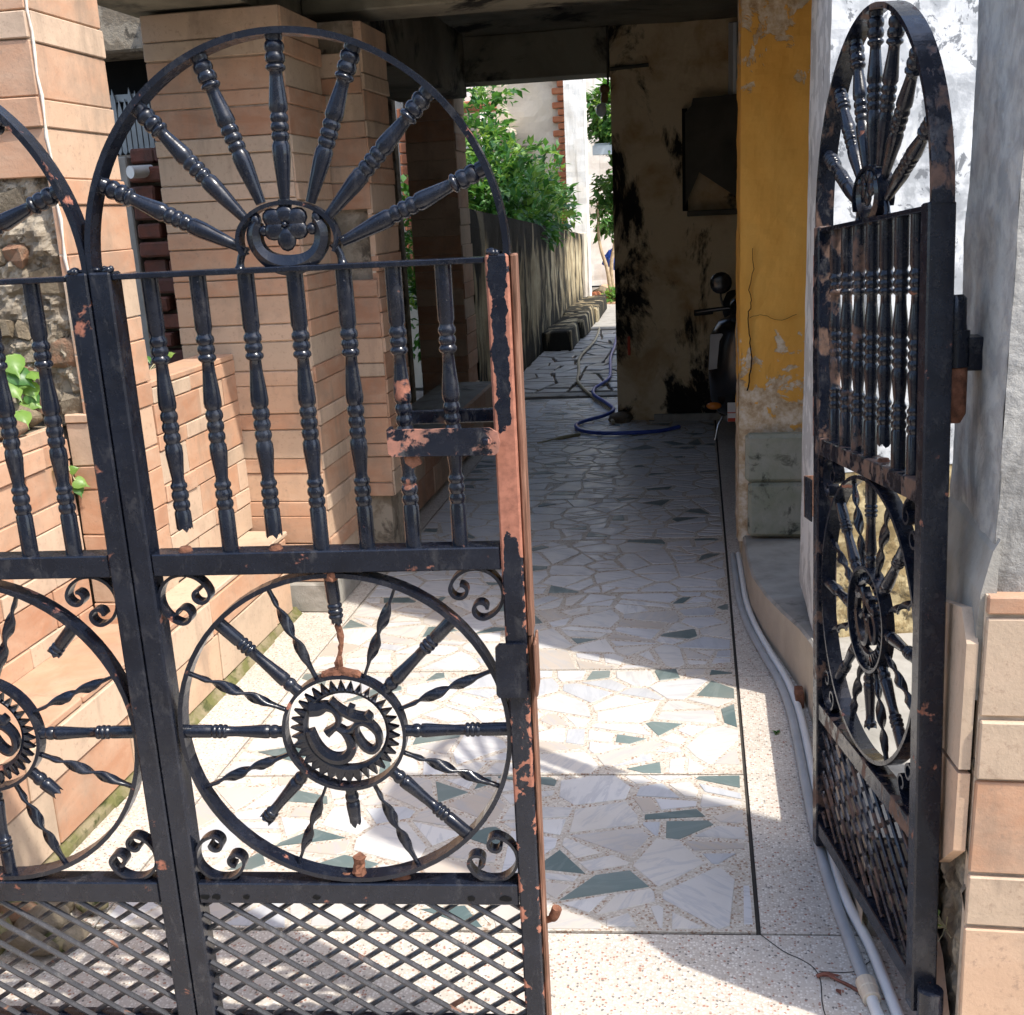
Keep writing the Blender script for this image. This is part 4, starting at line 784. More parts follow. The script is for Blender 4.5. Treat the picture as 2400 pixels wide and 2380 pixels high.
for i in range(5):
    for z_ in (1.0, 4.0):
        x = -7.6 + i * 3.2
        if z_ < 2 and i == 2: boxo('door', (x, -5.998, 0.02), (x + 1.0, -5.93, 2.1), 'bark', OH, 0.01); continue
        f_ = boxo('window', (x, -5.998, z_), (x + 1.1, -5.95, z_ + 1.3), 'bark', OH, 0.01); boxo('pane', (x + .08, -5.949, z_ + .08), (x + 1.02, -5.94, z_ + 1.22), 'lamp_glass', f_)
# ochre column and its stone dado
OC = thing('ochre_column', (0.3, 4.7, 0), 'ochre yellow plaster column, flaking at top and bottom with a crack', 'column')
m = wall_mesh((0.168, 4.50, 0.10), (0.30, 0, 0), (0, 0, 2.5), 24, 120, 0.006, 9); m.build('front_face', 'ochre', OC)
m = wall_mesh((0.170, 4.95, 0.10), (0, -0.45, 0), (0, 0, 2.5), 20, 120, 0.008, 9, 3); m.build('side_face', 'ochre', OC)
boxo('core', (0.182, 4.515, 0.0), (0.64, 4.95, 2.60), 'ochre', OC)
for (zA, zB, xA, mat, dy) in ((0.140, 0.370, 0.204, 'moss_cement', 0.0), (0.374, 0.570, 0.192, 'moss_cement', -0.006)):
    m = MB(); m.box((xA, 4.425 + dy, zA), (0.455, 4.488, zB), 0.014); m.build('dado_block', mat, OC)
m = MB(); P = smooth_path([(0.215, 4.488, 1.30), (0.218, 4.488, 1.22), (0.205, 4.488, 1.14), (0.212, 4.488, 1.09), (0.200, 4.488, 1.03), (0.208, 4.488, 0.95), (0.215, 4.488, 0.85), (0.198, 4.488, 0.74)], 5)
P = [p + Vector((noise.noise(p * 60) * 0.006, 0, 0)) for p in P]; m.ribbon([(p.x, p.z) for p in P], [0.0008 + 0.0018 * i / len(P) for i in range(len(P))], 4.484, 4.49); m.build('crack', 'black_void', OC)
m = MB(); P = [Vector((0.205 + i * 0.014, 0, 1.03 + 0.012 * math.sin(i * 0.55) + 0.004 * noise.noise(Vector((i * .7, 0, 0))))) for i in range(14)]; m.ribbon([(p.x, p.z) for p in P], 0.0006, 4.486, 4.49); m.build('crack', 'black_void', OC)
# raised ledge along the right side
st = [(4.52, 0.186, 0.125), (4.2, 0.190, 0.130), (3.95, 0.198, 0.140), (3.7, 0.232, 0.155), (3.5, 0.272, 0.17), (3.3, 0.310, 0.195), (3.12, 0.328, 0.22), (2.95, 0.334, 0.235), (2.6, 0.334, 0.235), (2.35, 0.334, 0.235), (2.05, 0.336, 0.235)]
n = len(st); side = MB(); top = MB(); v1 = []; v2 = []
for Y, X, Z in st: v1 += [(X - 0.004, Y, 0), (X, Y, Z - 0.008)]; v2 += [(X, Y, Z - 0.008), (X + 0.008, Y, Z), (1.9, Y, Z)]
side.add(v1, [(i * 2, i * 2 + 1, i * 2 + 3, i * 2 + 2) for i in range(n - 1)])
top.add(v2, [(i * 3 + q, i * 3 + q + 1, (i + 1) * 3 + q + 1, (i + 1) * 3 + q) for i in range(n - 1) for q in (0, 1)])
PF = thing('side_ledge', (0.5, 3.0, 0), 'raised cement ledge with beige side along the right of the passage', 'ledge')
side.build('ledge_side', 'beige_cement', PF, fix=False); top.build('ledge_top', 'cement', PF, fix=False)
boxo('ledge_end', (0.345, 2.052, 0.0), (1.9, 2.056, 0.227), 'cement', PF)
# whitewashed wall behind the opened leaf
WW = thing('white_wall', (0.8, 3.2, 0), 'bright flaking whitewashed wall behind the opened gate leaf', 'wall')
wd = Vector((1.0, 0.30, 0)).normalized(); A = Vector((0.345, 3.15, 0.20))
m = wall_mesh(A + Vector((0, 0, 0.52)), wd * 1.9, (0, 0, 2.6), 90, 110, 0.006, 8); m.build('upper_face', 'white_wash', WW)
m = wall_mesh(A, wd * 1.9, (0, 0, 0.518), 90, 30, 0.010, 12); m.build('lower_face', 'gold_plaster', WW)
m = wall_mesh(A + Vector((0.002, 0.56, 0)), (0, -0.555, 0), (0, 0, 3.1), 20, 110, 0.002, 8, 2); m.build('end_face', 'strip_wash', WW)
Bp = A + wd * 1.9; m = MB(); m.prism([(0.357, 3.168), (Bp.x, Bp.y + 0.02), (Bp.x, Bp.y + 0.8), (0.357, 3.70)], 'z', 0.20, 3.36); m.build('core', 'cement', WW)
# right gate pillar
RPl = thing('gate_pillar', (0.7, 1.85, 0), 'grey flaking gate pillar with sandstone base carrying the opened leaf', 'pillar')
m = wall_mesh((0.455, 2.035, 0.84), (0, -0.313, 0), (0, 0, 1.36), 40, 140, 0.003, 9); m.build('inner_face', 'grey_flake', RPl)
m = wall_mesh((0.455, 1.722, 0.84), (0.75, 0, 0), (0, 0, 1.36), 60, 100, 0.003, 9); m.build('front_face', 'grey_flake', RPl)
boxo('core', (0.462, 1.732, 0.0), (1.15, 2.03, 2.20), 'grey_flake', RPl)
m = MB(); m.prism([(0.460, 0.70), (0.460, 0.97), (0.450, 0.95), (0.436, 0.88), (0.432, 0.80), (0.432, 0.70)], 'y', 1.712, 2.03); m.build('plinth_slope', 'cement', RPl)
clad(RPl, (0.440, 1.700), (1, 0), 0.70, 0.0, 0.885, (0, -1), lens=(0.35, 0.6), heights=[0.175, 0.105], joint=0.008, phase=1)
# inner cladding: large slabs, the lower ones broken away
for poly in ([(1.704, 0.58), (1.704, 0.80), (1.75, 0.845), (2.03, 0.765), (2.03, 0.52)], [(1.704, 0.43), (1.704, 0.572), (2.02, 0.512), (2.02, 0.30), (1.90, 0.355), (1.80, 0.345)], [(1.86, 0.20), (1.87, 0.30), (2.02, 0.29), (2.02, 0.03), (1.93, 0.03)], [(1.704, 0.0), (1.704, 0.06), (1.80, 0.15), (1.90, 0.18), (1.90, 0.0)]):
    m = MB(); m.prism(poly, 'x', 0.418, 0.431 + 0.001 * len(poly)); m.build('stone_slab', 'sandstone', RPl)
m = wall_mesh((0.447, 2.03, 0.0), (0, -0.325, 0), (0, 0, 0.72), 36, 60, 0.014, 22); m.build('exposed_core', 'rough_plaster', RPl)
boxo('hinge_bracket', (0.418, 1.868, 1.208), (0.472, 1.915, 1.262), 'paint_chipped', RPl, 0.003)
DP = thing('dry_weed', (0.43, 1.85, 0.2), 'tiny dry weed in the broken cladding of the right pillar', 'plant')
m = MB(); rr = random.Random(8)
for i in range(12):
    a = Vector((0.435, 1.79, 0.22)); d = Vector((-rr.random(), rr.uniform(-1, 1), rr.uniform(-.4, .7))).normalized(); m.tube([a, a + d * 0.02, a + d * rr.uniform(.03, .05) + Vector((0, 0, .008))], [.0012, .001, .0006], 5)
m.build('stem', 'dry_stem', DP); m = MB()
for i in range(5): d = Vector((-rr.random(), rr.uniform(-1, 1), rr.uniform(0, .8))); m.leaf(Vector((0.425, 1.79, 0.225)) + d * 0.02, d, Vector((0, 0, 1)), 0.016, 0.005)
m.build('leaves', 'leaf_light', DP, fix=False)

# ------------------------------------------------------------------ pipes, hoses and litter on the floor
ppts = [(0.16, 4.58), (0.163, 4.3), (0.168, 4.0), (0.19, 3.75), (0.228, 3.5), (0.262, 3.3), (0.281, 3.1), (0.286, 2.9), (0.287, 2.6), (0.291, 2.35), (0.303, 2.15), (0.318, 2.0), (0.330, 1.89), (0.346, 1.75), (0.375, 1.55)]
P1 = smooth_path([(x - 0.012, y, 0.0135) for x, y in ppts], 5); P2 = smooth_path([(x + 0.012 + (0.012 if y < 2.1 else 0), y, 0.016) for x, y in ppts], 5)
i1 = [i for i, p in enumerate(P1) if p.y < 1.885][0]
PI = thing('water_pipe', (0.28, 2.8, 0), 'grey water pipe with beige coupling along the foot of the right ledge', 'pipe')
m = MB(); m.tube(P1[:i1 + 1], 0.0125, 12); m.build('grey_pipe', 'pvc_grey', PI)
m = MB(); m.tube(P1[i1:], 0.0115, 12); m.build('white_pipe', 'pvc_white', PI)
a, b = P1[i1 - 1], P1[i1 + 2]; d = (b - a).normalized(); c0 = P1[i1]; m = MB(); m.tube([c0 - d * .028, c0 - d * .026, c0 - d * .002, c0, c0 + d * .022, c0 + d * .024], [.017, .0195, .0195, .018, .0175, .0155], 16, smooth=False); m.build('coupling', 'pvc_beige', PI)
m = MB(); m.tube(P2, 0.0115, 12); tag(m.build('water_pipe', 'pvc_white'), 'white water pipe lying against the foot of the right ledge', 'pipe')
tag(boxo('pipe_clamp', (0.288, 3.115, 0.002), (0.313, 3.175, 0.052), 'rust', None, 0.003), 'small rusty clamp on the pipes at the ledge', 'clamp')
TW = thing('dry_twig', (0.27, 1.87, 0), 'curled dry reddish brown leaf stalk on the floor by the coupling', 'twig')
m = MB(); m.tube(smooth_path([(0.228, 1.908, .006), (0.245, 1.912, .010), (0.262, 1.905, .006), (0.285, 1.892, .004), (0.305, 1.872, .006)], 5), [.004] * 6 + [.003] * 8 + [.0035] * 7, 7); m.build('stalk', 'dry_leaf', TW)
m = MB(); m.leaf(Vector((0.228, 1.908, .006)), Vector((1, .15, .1)), Vector((0, 0, 1)), .05, .008); m.leaf(Vector((0.262, 1.88, .003)), Vector((.4, -.9, .1)), Vector((0, 0, 1)), .018, .006); m.build('leaf', 'dry_leaf', TW, fix=False)
m = MB(); m.leaf(Vector((0.325, 2.315, .07)), Vector((.3, -.9, .35)), Vector((-1, 0, .4)), .055, .016); m.leaf(Vector((0.33, 2.31, .075)), Vector((.3, -.3, .7)), Vector((-1, 0, .2)), .03, .01); tag(m.build('green_leaf', 'leaf_light', fix=False), 'single bright green leaf behind the lattice of the opened leaf', 'leaf')
m = MB(); rr = random.Random(2)
for i in range(7): d = Vector((rr.uniform(-1, 1), rr.uniform(-1, 1), rr.uniform(.1, .5))); m.leaf(Vector((0.221, 2.955, .001)), d, Vector((0, 0, 1)), .016, .005)
tag(m.build('moss_tuft', 'leaf_dark', fix=False), 'tiny dark green sprig on the sunlit terrazzo strip', 'plant')
def hose(name, pts, r, mat, label):
    m = MB(); m.tube(smooth_path(pts, 6), r, 9); return tag(m.build(name, mat), label, 'hose')
hose('garden_hose', [(-1.18, 13.6, .02), (-1.12, 12.2, .03), (-1.15, 10.9, .03), (-1.06, 9.9, .03), (-1.02, 9.4, .03), (-0.92, 8.95, .03), (-0.81, 8.6, .02), (-0.70, 8.25, .02), (-0.61, 7.95, .02), (-0.60, 7.7, .02), (-0.58, 7.55, .02)], 0.013, 'hose_beige', 'beige garden hose lying on the stone path and floor')
hose('garden_hose', [(-0.90, 12.6, .03), (-0.86, 11.6, .03), (-0.84, 10.8, .03), (-0.78, 10.0, .03), (-0.755, 9.5, .03), (-0.80, 9.15, .03), (-0.835, 8.95, .03), (-0.80, 8.55, .045), (-0.68, 8.2, .045), (-0.60, 7.9, .045), (-0.66, 7.75, .03), (-0.78, 7.62, .02), (-0.83, 7.48, .02), (-0.79, 7.30, .02), (-0.68, 7.20, .02), (-0.5, 7.17, .02), (-0.25, 7.22, .02), (-0.12, 7.35, .02)], 0.0135, 'hose_blue', 'blue garden hose looped round the corner of the mouldy wall')
m = MB(); m.tube(smooth_path([(-1.03, 6.95, .008), (-0.90, 7.08, .012), (-0.78, 7.20, .010)], 4), [.004] * 4 + [.012] * 5, 7); tag(m.build('dry_stick', 'dry_stem'), 'short pale stick on the shaded floor near the hoses', 'stick')
# ------------------------------------------------------------------ fittings on the mouldy wall
LBp = thing('bulb_holder', (-0.58, 7.66, 2.1), 'light bulb hanging in its holder at the edge of the mouldy wall', 'lamp')
m = MB(); m.ball((-0.588, 7.64, 2.215), (0.036, 0.036, 0.032)); m.tube([(-0.588, 7.64, 2.19), (-0.592, 7.64, 2.155), (-0.596, 7.64, 2.13)], [.022, .026, .020], 10); m.build('holder', 'bakelite', LBp)
m = MB(); m.ball((-0.615, 7.64, 2.085), (0.036, 0.036, 0.042), 14, 10); m.tube([(-0.598, 7.64, 2.13), (-0.606, 7.64, 2.105)], [.016, .024], 10); m.build('bulb', 'lamp_glass', LBp)
TL = thing('tube_lamp', (0.24, 7.66, 2.3), 'unlit vertical tube lamp beside the ochre column in the dark', 'lamp')
boxo('batten', (0.205, 7.62, 2.03), (0.285, 7.66, 2.56), 'lamp_white', TL, 0.006); m = MB(); m.tube([(0.245, 7.60, 2.06), (0.245, 7.60, 2.55)], 0.014, 10); m.build('tube', 'lamp_glass', TL); boxo('end_cap', (0.19, 7.585, 1.99), (0.30, 7.66, 2.028), 'lamp_white', TL, 0.006)
MBd = thing('meter_board', (0.2, 7.62, 1.4), 'dark board with clipped corner leaning on the mouldy wall behind the column', 'board')
m = MB(); m.prism([(-0.07, 1.46), (-0.07, 2.03), (-0.03, 2.07), (-0.02, 2.115), (0.45, 2.13), (0.45, 1.40), (0.25, 1.50), (0.02, 1.66)], 'y', 7.54, 7.58); m.build('panel', 'board_dark', MBd)
boxo('board_shadow', (-0.09, 7.585, 1.42), (-0.055, 7.66, 2.06), 'black_void', MBd); boxo('shelf', (-0.06, 7.50, 1.385), (0.5, 7.66, 1.42), 'board_dark', MBd, 0.004)  # black strip behind the board edge is its shadow, painted as a solid
CN = thing('wall_conduit', (-0.5, 7.67, 2.3), 'thin dark conduit and bracket high on the mouldy wall', 'conduit')
m = MB(); m.tube([(-0.565, 7.66, 2.60), (-0.566, 7.655, 2.24)], 0.008, 8); m.build('vertical_run', 'board_dark', CN); m = MB(); m.tube([(-0.55, 7.65, 2.335), (-0.30, 7.65, 2.345)], 0.012, 8); m.build('bracket', 'board_dark', CN)
tag(boxo('red_tag', (-0.475, 7.648, 0.47), (-0.455, 7.662, 0.60), 'sticker_red', None, 0.004), 'small red strip on the black mouldy patch', 'tag')

# ------------------------------------------------------------------ parked scooter, half hidden by the ochre column
SCo = thing('motor_scooter', (0.30, 6.4, 0), 'black scooter parked in the dark behind the ochre column', 'scooter')
def P_(dx, dy, z): return (0.30 + dx, 6.4 + dy, z)
def loft(m, secs, n=14):
    vs = []
    for (y, cxx, cz, hw_, hh, ex) in secs:
        for j in range(n):
            a = 2 * math.pi * j / n; ca, sa = math.cos(a), math.sin(a)
            vs.append((0.30 + cxx + hw_ * math.copysign(abs(ca) ** ex, ca), 6.4 + y, cz + hh * math.copysign(abs(sa) ** ex, sa)))
    N = len(secs); m.add(vs, [(i * n + j, i * n + (j + 1) % n, (i + 1) * n + (j + 1) % n, (i + 1) * n + j) for i in range(N - 1) for j in range(n)] + [tuple(range(n))[::-1], tuple(range((N - 1) * n, N * n))], True)
m = MB(); loft(m, [(-.06, 0, .60, .10, .16, .8), (-.02, 0, .56, .20, .27, .7), (.05, 0, .55, .235, .30, .6), (.12, 0, .54, .24, .31, .6), (.16, 0, .53, .22, .29, .6)]); m.build('front_apron', 'scooter_black', SCo)
m = MB(); m.prism([(-0.235, 0.545), (-0.225, 0.745), (-0.16, 0.75), (-0.11, 0.70), (-0.12, 0.60), (-0.17, 0.555)], 'y', -0.075, -0.06); m.v = [P_(a, b + 0.05, c) for a, b, c in m.v]; m.build('apron_reflection', 'reflection_grey', SCo)  # grey plate in place of a reflection on the leg shield
m = MB(); loft(m, [(-.10, 0, .86, .07, .06, .8), (-.06, 0, .87, .12, .085, .7), (.04, 0, .88, .12, .09, .7), (.10, 0, .87, .08, .06, .8)]); hd = m.build('headlamp_cowl', 'scooter_black', SCo)
m = MB(); m.ball(P_(0, -.10, .87), (.06, .02, .045), 12, 8); m.build('headlamp', 'lamp_glass', hd)
m = MB(); m.tube(smooth_path([P_(-.31, .06, .865), P_(-.16, .03, .885), P_(0, .02, .89), P_(.16, .03, .885), P_(.31, .06, .865)], 4), .012, 8); hb = m.build('handlebar', 'scooter_black', SCo)
for sx in (-1, 1):
    m = MB(); m.tube([P_(sx * .21, .05, .872), P_(sx * .315, .065, .862)], .018, 10); m.build('grip', 'rubber', hb)
    m = MB(); m.tube(smooth_path([P_(sx * .15, .03, .89), P_(sx * .165, .03, .95), P_(sx * .165, .03, 1.0)], 4), .006, 7); mr = m.build('mirror', 'scooter_black', SCo)
    m = MB(); m.ball(P_(sx * .165, .02, 1.03), (.062, .02, .062), 14, 8); m.build('mirror_head', 'scooter_black', mr)
    m = MB(); m.ball(P_(sx * .205, -.02, .335), (.045, .03, .022), 12, 6); m.build('indicator', 'orange_lens', SCo)
m = MB(); loft(m, [(-.30, 0, .30, .05, .05, .9), (-.22, 0, .40, .075, .07, .8), (-.05, 0, .46, .08, .08, .8), (.08, 0, .42, .07, .07, .8)]); m.build('front_fender', 'scooter_black', SCo)
def wheel(y, r):
    wv = MB(); n = 28; vs = []
    for i in range(n):
        a = 2 * math.pi * i / n
        for j in range(8): b = 2 * math.pi * j / 8; q = r - .045 + .045 * math.cos(b); vs.append(P_(.045 * math.sin(b), y + q * math.cos(a), r + q * math.sin(a)))
    wv.add(vs, [(i * 8 + j, i * 8 + (j + 1) % 8, ((i + 1) % n) * 8 + (j + 1) % 8, ((i + 1) % n) * 8 + j) for i in range(n) for j in range(8)], True); o = wv.build('wheel', 'rubber', SCo)
    h = MB(); h.tube([P_(-.025, y, r), P_(.025, y, r)], r * .6, 18, smooth=False); h.build('rim', 'chrome', o)
wheel(-.12, .215); wheel(1.10, .215)
boxo('number_plate', P_(-.13, -.095, .255), P_(-.04, -.088, .365), 'sticker_white', SCo, 0.002); boxo('plate_line', P_(-.13, -.098, .305), P_(-.04, -.0955, .310), 'sticker_red', SCo); boxo('plate_line', P_(-.128, -.098, .256), P_(-.042, -.0955, .276), 'sticker_red', SCo)
boxo('footboard', P_(-.17, .16, .24), P_(.17, .50, .29), 'scooter_black', SCo, .01)
m = MB(); loft(m, [(.46, 0, .52, .10, .20, .7), (.60, 0, .52, .18, .24, .7), (.9, 0, .54, .20, .22, .7), (1.2, 0, .60, .15, .13, .7), (1.36, 0, .64, .06, .06, .8)]); m.build('rear_body', 'scooter_black', SCo)
m = MB(); loft(m, [(.48, 0, .78, .09, .04, .8), (.62, 0, .80, .14, .05, .7), (.95, 0, .82, .14, .055, .7), (1.20, 0, .86, .11, .04, .8)]); m.build('seat', 'rubber', SCo)
m = MB(); m.tube([P_(-.10, .65, .22), P_(-.17, .60, .10), P_(-.19, .58, .004)], .009, 8); m.build('side_stand', 'chrome', SCo)

# ------------------------------------------------------------------ behind the passage
GWl = thing('garden_wall', (-1.7, 11.5, 0), 'low black streaked garden wall under the bush beyond the passage', 'wall')
def zt(y): return 1.50 - (y - 8.06) * 0.052
m = MB(); N = 60; vs = []
for i in range(N + 1):
    y = 8.06 + (16.1 - 8.06) * i / N
    for j in range(13): z_ = zt(y) * j / 12; p = Vector((-1.62, y, z_)); vs.append(p + Vector((0.02 * noise.fractal(p * 3, .9, 2, 4), 0, 0)))
m.add(vs, [(i * 13 + j, i * 13 + j + 1, (i + 1) * 13 + j + 1, (i + 1) * 13 + j) for i in range(N) for j in range(12)][::-1]); m.build('wall_face', 'mould_garden', GWl)
m = MB(); m.add([(-1.64, 8.06, 0), (-1.64, 16.1, 0), (-1.64, 16.1, zt(16.1) + .01), (-1.64, 8.06, zt(8.06) + .01), (-1.85, 8.06, 0), (-1.85, 16.1, 0), (-1.85, 16.1, zt(16.1) + .01), (-1.85, 8.06, zt(8.06) + .01)], [(0, 1, 2, 3), (4, 7, 6, 5), (3, 2, 6, 7), (1, 5, 6, 2), (0, 3, 7, 4)]); m.build('core', 'mould_garden', GWl)
boxo('end_pier', (-1.86, 16.10, 0.0), (-1.58, 16.4, 1.10), 'far_wall', GWl, 0.01)
for i in range(5):
    y = 11.6 + i * 0.95; m = MB(); m.box((-1.615, y, -0.01), (-1.30 + 0.02 * (i % 2), y + 0.92, 0.20 + 0.012 * (i % 3)), 0.02); m.v = [tuple(Vector(p) + Vector((noise.noise(Vector(p) * 4), noise.noise(Vector(p) * 5), noise.noise(Vector(p) * 6))) * 0.07) for p in m.v]; m.build('foot_stone', 'mould_garden', GWl)
def house(name, loc, label): return thing(name, loc, label, 'house')
FH = house('far_house', (-2.6, 17.5, 0), 'weathered plaster house wall with bare brick edge behind the bush')
m = wall_mesh((-6.0, 17.0, 0), (4.12, 0, 0), (0, 0, 6.0), 60, 80, 0.05, 2); m.build('wall', 'far_wall', FH)
boxo('core', (-6.0, 17.08, 0), (-1.9, 18.5, 6.0), 'far_wall', FH)
z = 1.2; i = 0
while z < 5.5:
    m = MB(); m.box((-2.00 - (0.08 if i % 2 else 0.0), 16.94, z), (-1.875, 17.06, z + 0.085), 0.012); m.build('edge_brick', 'red_brick', FH); z += 0.098; i += 1
boxo('chajja', (-3.3, 16.4, 2.52), (-2.62, 16.95, 2.60), 'far_wall', FH, 0.01); boxo('window_hood', (-2.62, 16.62, 2.30), (-2.35, 16.95, 2.36), 'board_dark', FH, 0.005)
WP = thing('white_pier', (-1.7, 16.8, 0), 'tall streaked whitish pier standing at the end of the garden wall', 'pillar')
m = wall_mesh((-1.862, 16.55, 0.0), (0.29, 0, 0), (0, 0, 6.0), 14, 80, 0.012, 4); m.build('front', 'far_white', WP); boxo('core', (-1.86, 16.57, 0), (-1.575, 16.93, 6.0), 'far_white', WP)
FW = thing('far_white_wall', (-0.5, 21, 0), 'pale streaked wall in the sun at the very back', 'wall')
m = wall_mesh((-4.0, 21.0, 0), (9.0, 0, 0), (0, 0, 6.0), 60, 60, 0.03, 2); m.build('face', 'far_white', FW); boxo('core', (-4.0, 21.08, 0), (5.0, 21.4, 6.0), 'far_white', FW)
PWh = thing('pale_house', (-4.6, 15.3, 0), 'bright pale house wall seen left above the bush', 'house')
m = wall_mesh((-5.4, 15.8, 0), (2.45, 0, 0), (0, 0, 5.0), 40, 50, 0.02, 2); m.build('wall', 'far_white', PWh); boxo('core', (-5.4, 15.85, 0), (-2.96, 16.5, 5.0), 'far_white', PWh); boxo('eave', (-3.6, 14.9, 2.78), (-2.70, 15.78, 2.86), 'red_brick', PWh, .01)
TR_ = thing('tin_roof', (-1.1, 17.6, 2.2), 'grey blue tin roof edge between the leaves at the back', 'roof')
m = MB(); m.prism([(-1.50, 2.36), (-0.6, 2.36), (-0.6, 2.33), (-1.52, 2.33)], 'y', 17.3, 18.6); m.build('sheet', 'tin', TR_); boxo('fascia', (-1.53, 17.22, 2.19), (-0.6, 17.295, 2.327), 'tin', TR_, .005); boxo('post', (-0.75, 17.3, 0), (-0.68, 17.37, 2.19), 'tin', TR_)
m = MB(); rr = random.Random(6)
for i in range(5): m.rock((-1.30 + rr.uniform(-.1, .12), 18.2 + rr.uniform(-.2, .2), 0.55 + i * .03), (.12, .1, .12), i, .6)
tag(m.build('blue_cloth', 'cloth_blue'), 'scrap of blue cloth lying low behind the tree trunks', 'cloth')
for i, (x, y, r) in enumerate([(-1.60, 17.5, .13), (-1.42, 17.6, .10), (-1.28, 17.4, .14), (-1.50, 17.9, .16), (-1.15, 17.7, .15)]):
    m = MB(); m.rock((x, y, r * .5), (r, r, r * .75), i * 2.2, .5); tag(m.build('rock', 'rubble_stone' if i % 2 else 'red_brick'), ['brown rock at the left of the red earth patch', 'small reddish rock in the red earth patch', 'brown rock nearest the dark wall on red earth', 'large reddish rock behind the other earth rocks', 'brown rock mostly behind the dark wall on red earth'][i], 'rock')

def shrub(name, loc, label, cat, lobes, n, L, stems, seed, hang=0.0, mats=('leaf_dark', 'leaf_mid', 'leaf_light'), split=(0.36, 0.74), bark='bark'):
    T = thing(name, loc, label, cat); rn = random.Random(seed); ms = [MB(), MB(), MB()]
    for k_ in range(n):
        c, r = rn.choices(lobes, weights=[l[1][0] * l[1][1] * l[1][2] for l in lobes])[0]
        d = Vector((rn.gauss(0, 1), rn.gauss(0, 1), rn.gauss(0, 1))).normalized(); f = rn.random() ** 0.45
        p = Vector((c[0] + d.x * r[0] * f, c[1] + d.y * r[1] * f, c[2] + d.z * r[2] * f))
        if noise.noise(p * 2.6 + Vector((seed, 0, 0))) < -0.22: continue
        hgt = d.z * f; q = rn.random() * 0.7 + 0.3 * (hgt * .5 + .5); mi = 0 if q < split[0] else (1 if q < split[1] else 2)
        ax = (d + Vector((rn.gauss(0, .6), rn.gauss(0, .6), rn.gauss(0, .5) + .15 - hang))).normalized(); s = rn.uniform(.55, 1.5)
        for w_ in range(4):     # small whorl on a twig end
            e = (ax + Vector((rn.gauss(0, .7), rn.gauss(0, .7), rn.gauss(0, .5)))).normalized()
            ms[mi].leaf(p + ax * L * .4 * w_, e, Vector((rn.gauss(0, .4), rn.gauss(0, .4), 1)), L * s, L * s * .26)
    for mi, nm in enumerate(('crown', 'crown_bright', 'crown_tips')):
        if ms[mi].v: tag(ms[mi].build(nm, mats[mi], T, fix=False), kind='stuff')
    for pts, r0 in stems:
        P = smooth_path(pts, 5); m = MB(); m.tube(P, [r0 * (1 - .55 * i / len(P)) for i in range(len(P))], 8); m.build('trunk', bark, T)
    return T
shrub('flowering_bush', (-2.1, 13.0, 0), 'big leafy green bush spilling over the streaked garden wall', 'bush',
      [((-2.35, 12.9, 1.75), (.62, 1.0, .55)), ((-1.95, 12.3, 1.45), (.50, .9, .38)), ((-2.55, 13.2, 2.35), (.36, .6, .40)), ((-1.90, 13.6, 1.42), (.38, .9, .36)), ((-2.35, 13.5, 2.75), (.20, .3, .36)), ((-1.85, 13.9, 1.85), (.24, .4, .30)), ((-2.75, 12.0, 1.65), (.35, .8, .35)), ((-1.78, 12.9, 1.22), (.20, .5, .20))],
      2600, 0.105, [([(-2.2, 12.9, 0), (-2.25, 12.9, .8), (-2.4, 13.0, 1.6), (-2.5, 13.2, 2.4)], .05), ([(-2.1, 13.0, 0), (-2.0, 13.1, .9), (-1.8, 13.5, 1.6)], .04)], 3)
shrub('young_tree', (-1.3, 17.6, 0), 'slender tree with bare pale trunks behind the white pier', 'tree',
      [((-1.30, 17.5, 2.85), (.26, .4, .34)), ((-1.15, 17.6, 2.55), (.30, .4, .22)), ((-1.20, 17.8, 1.75), (.30, .4, .42)), ((-1.38, 17.7, 1.30), (.20, .4, .22)), ((-1.05, 17.6, 2.0), (.25, .3, .4))],
      900, 0.13, [([(-1.30, 17.3, 0), (-1.36, 17.3, .5), (-1.47, 17.35, .9), (-1.50, 17.5, 1.5)], .035), ([(-1.27, 17.35, 0), (-1.30, 17.35, .55), (-1.22, 17.4, 1.0), (-1.18, 17.6, 1.7), (-1.2, 17.6, 2.6)], .035)], 7, 0.5)
shrub('small_weed', (-1.25, 17.2, 0), 'small green weed on the red earth by the trunks', 'plant', [((-1.25, 17.15, .10), (.14, .1, .09))], 60, .09, [], 12, split=(.1, .5))
shrub('slit_creeper', (-2.0, 8.3, 0), 'creeper climbing in the bright slit between the dark pillars', 'plant', [((-2.12, 8.4, .75), (.12, .2, .35)), ((-2.12, 8.4, 1.35), (.10, .2, .35))], 260, .07, [([(-2.1, 8.4, 0), (-2.13, 8.4, .8), (-2.1, 8.4, 1.5)], .012)], 5)
BW = thing('back_lot_wall', (-2.3, 9.2, 0), 'broken brick and plaster wall glimpsed through the slit', 'wall')
boxo('wall', (-3.4, 9.4, 0), (-2.05, 9.6, 3.2), 'far_wall', BW); boxo('drain_pipe', (-2.36, 9.30, 0), (-2.30, 9.38, 3.2), 'pvc_grey', BW)
for i in range(16): m = MB(); m.box((-2.44, 9.33, 0.9 + i * .09), (-2.375 + .02 * (i % 2), 9.40, .98 + i * .09), .008); m.build('edge_brick', 'red_brick', BW)
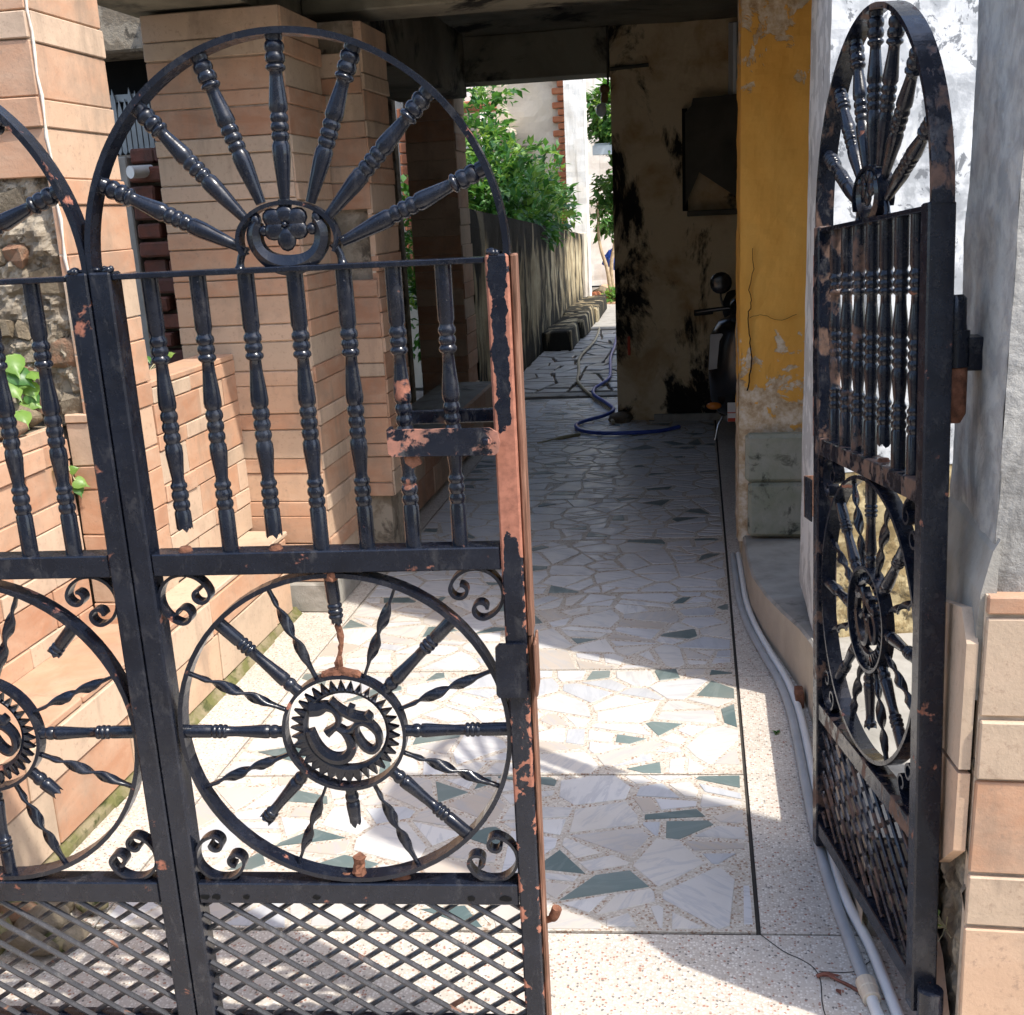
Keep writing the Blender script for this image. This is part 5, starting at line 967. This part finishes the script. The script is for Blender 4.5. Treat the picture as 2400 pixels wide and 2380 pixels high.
# ------------------------------------------------------------------ plants and stones in the left planters
def heart(m, p, d, up, L):
    d = d.normalized(); sd = d.cross(up); sd.normalize(); n_ = sd.cross(d)
    pr = [(0, 0), (-.06, .22), (.02, .42), (.22, .50), (.48, .42), (.72, .22), (.86, .08), (1.15, 0)]
    vs = [p + d * L * a + n_ * (.10 * L * math.sin(3 * a)) for a, _ in pr]; v2 = [p + d * L * a + sd * L * b - n_ * L * b * .25 for a, b in pr]; v3 = [p + d * L * a - sd * L * b - n_ * L * b * .25 for a, b in pr]
    n = len(pr); m.add(vs + v2 + v3, [(i, i + 1, n + i + 1, n + i) for i in range(n - 1)] + [(i, 2 * n + i, 2 * n + i + 1, i + 1) for i in range(n - 1)], True)
def vine(name, label, base, spots, seed, L=0.06):
    T = thing(name, base, label, 'plant'); rn = random.Random(seed); m = MB()
    for p in spots: m.tube(smooth_path([base, ((base[0] + p[0]) / 2 + rn.uniform(-.02, .02), (base[1] + p[1]) / 2, (base[2] + p[2]) / 2 + .02), p], 4), .0022, 5)
    m.build('stem', 'dry_stem', T)
    for p in spots:
        m = MB(); d = Vector((rn.uniform(.1, .9), rn.uniform(-.6, .2), rn.uniform(-.9, .1))); heart(m, Vector(p), d, Vector((rn.uniform(.5, 1), -.6, rn.uniform(.1, .8))), L * rn.uniform(.7, 1.25)); m.build('leaf', rn.choice(['leaf_light', 'leaf_mid', 'leaf_light']), T, fix=False)
vine('heart_leaf_vine', 'heart leaved sapling growing before the rubble at the left edge', (-1.89, 2.82, .965), [(-1.895, 2.80, 1.17), (-1.88, 2.79, 1.13), (-1.865, 2.82, 1.09), (-1.90, 2.78, 1.08), (-1.875, 2.80, 1.045), (-1.86, 2.84, 1.12), (-1.91, 2.82, 1.14), (-1.89, 2.77, 1.10), (-1.87, 2.76, 1.02), (-1.85, 2.80, 1.06)], 4, .062)
vine('small_creeper', 'small bright leaves hanging from the planter joint beside the gate stiles', (-1.80, 2.84, .93), [(-1.785, 2.80, .89), (-1.785, 2.83, .83), (-1.78, 2.84, .80), (-1.785, 2.78, .86), (-1.78, 2.85, .78)], 9, .038)
vine('planter_weed', 'little weed on the planter behind the broken balusters', (-1.90, 3.55, .99), [(-1.88, 3.5, 1.05), (-1.90, 3.58, 1.06), (-1.86, 3.62, 1.04), (-1.93, 3.54, 1.05), (-1.87, 3.68, 1.05)], 15, .04)
for i, (x, y, z_, r) in enumerate([(-1.86, 2.55, .99, .05), (-1.84, 2.68, .985, .04), (-1.90, 2.80, 1.0, .06)]):
    m = MB(); m.rock((x, y, z_), (r * 1.3, r, r * .6), i * 5.1 + 1, .6); tag(m.build('loose_stone', 'rubble_stone'), ['pale loose stone on the near planter wall, foremost', 'small loose stone in the middle on the near planter wall', 'loose stone at the pillar foot on the near planter wall'][i], 'stone')
for o in bpy.data.objects:
    if o.get('_w'): del o['_w']
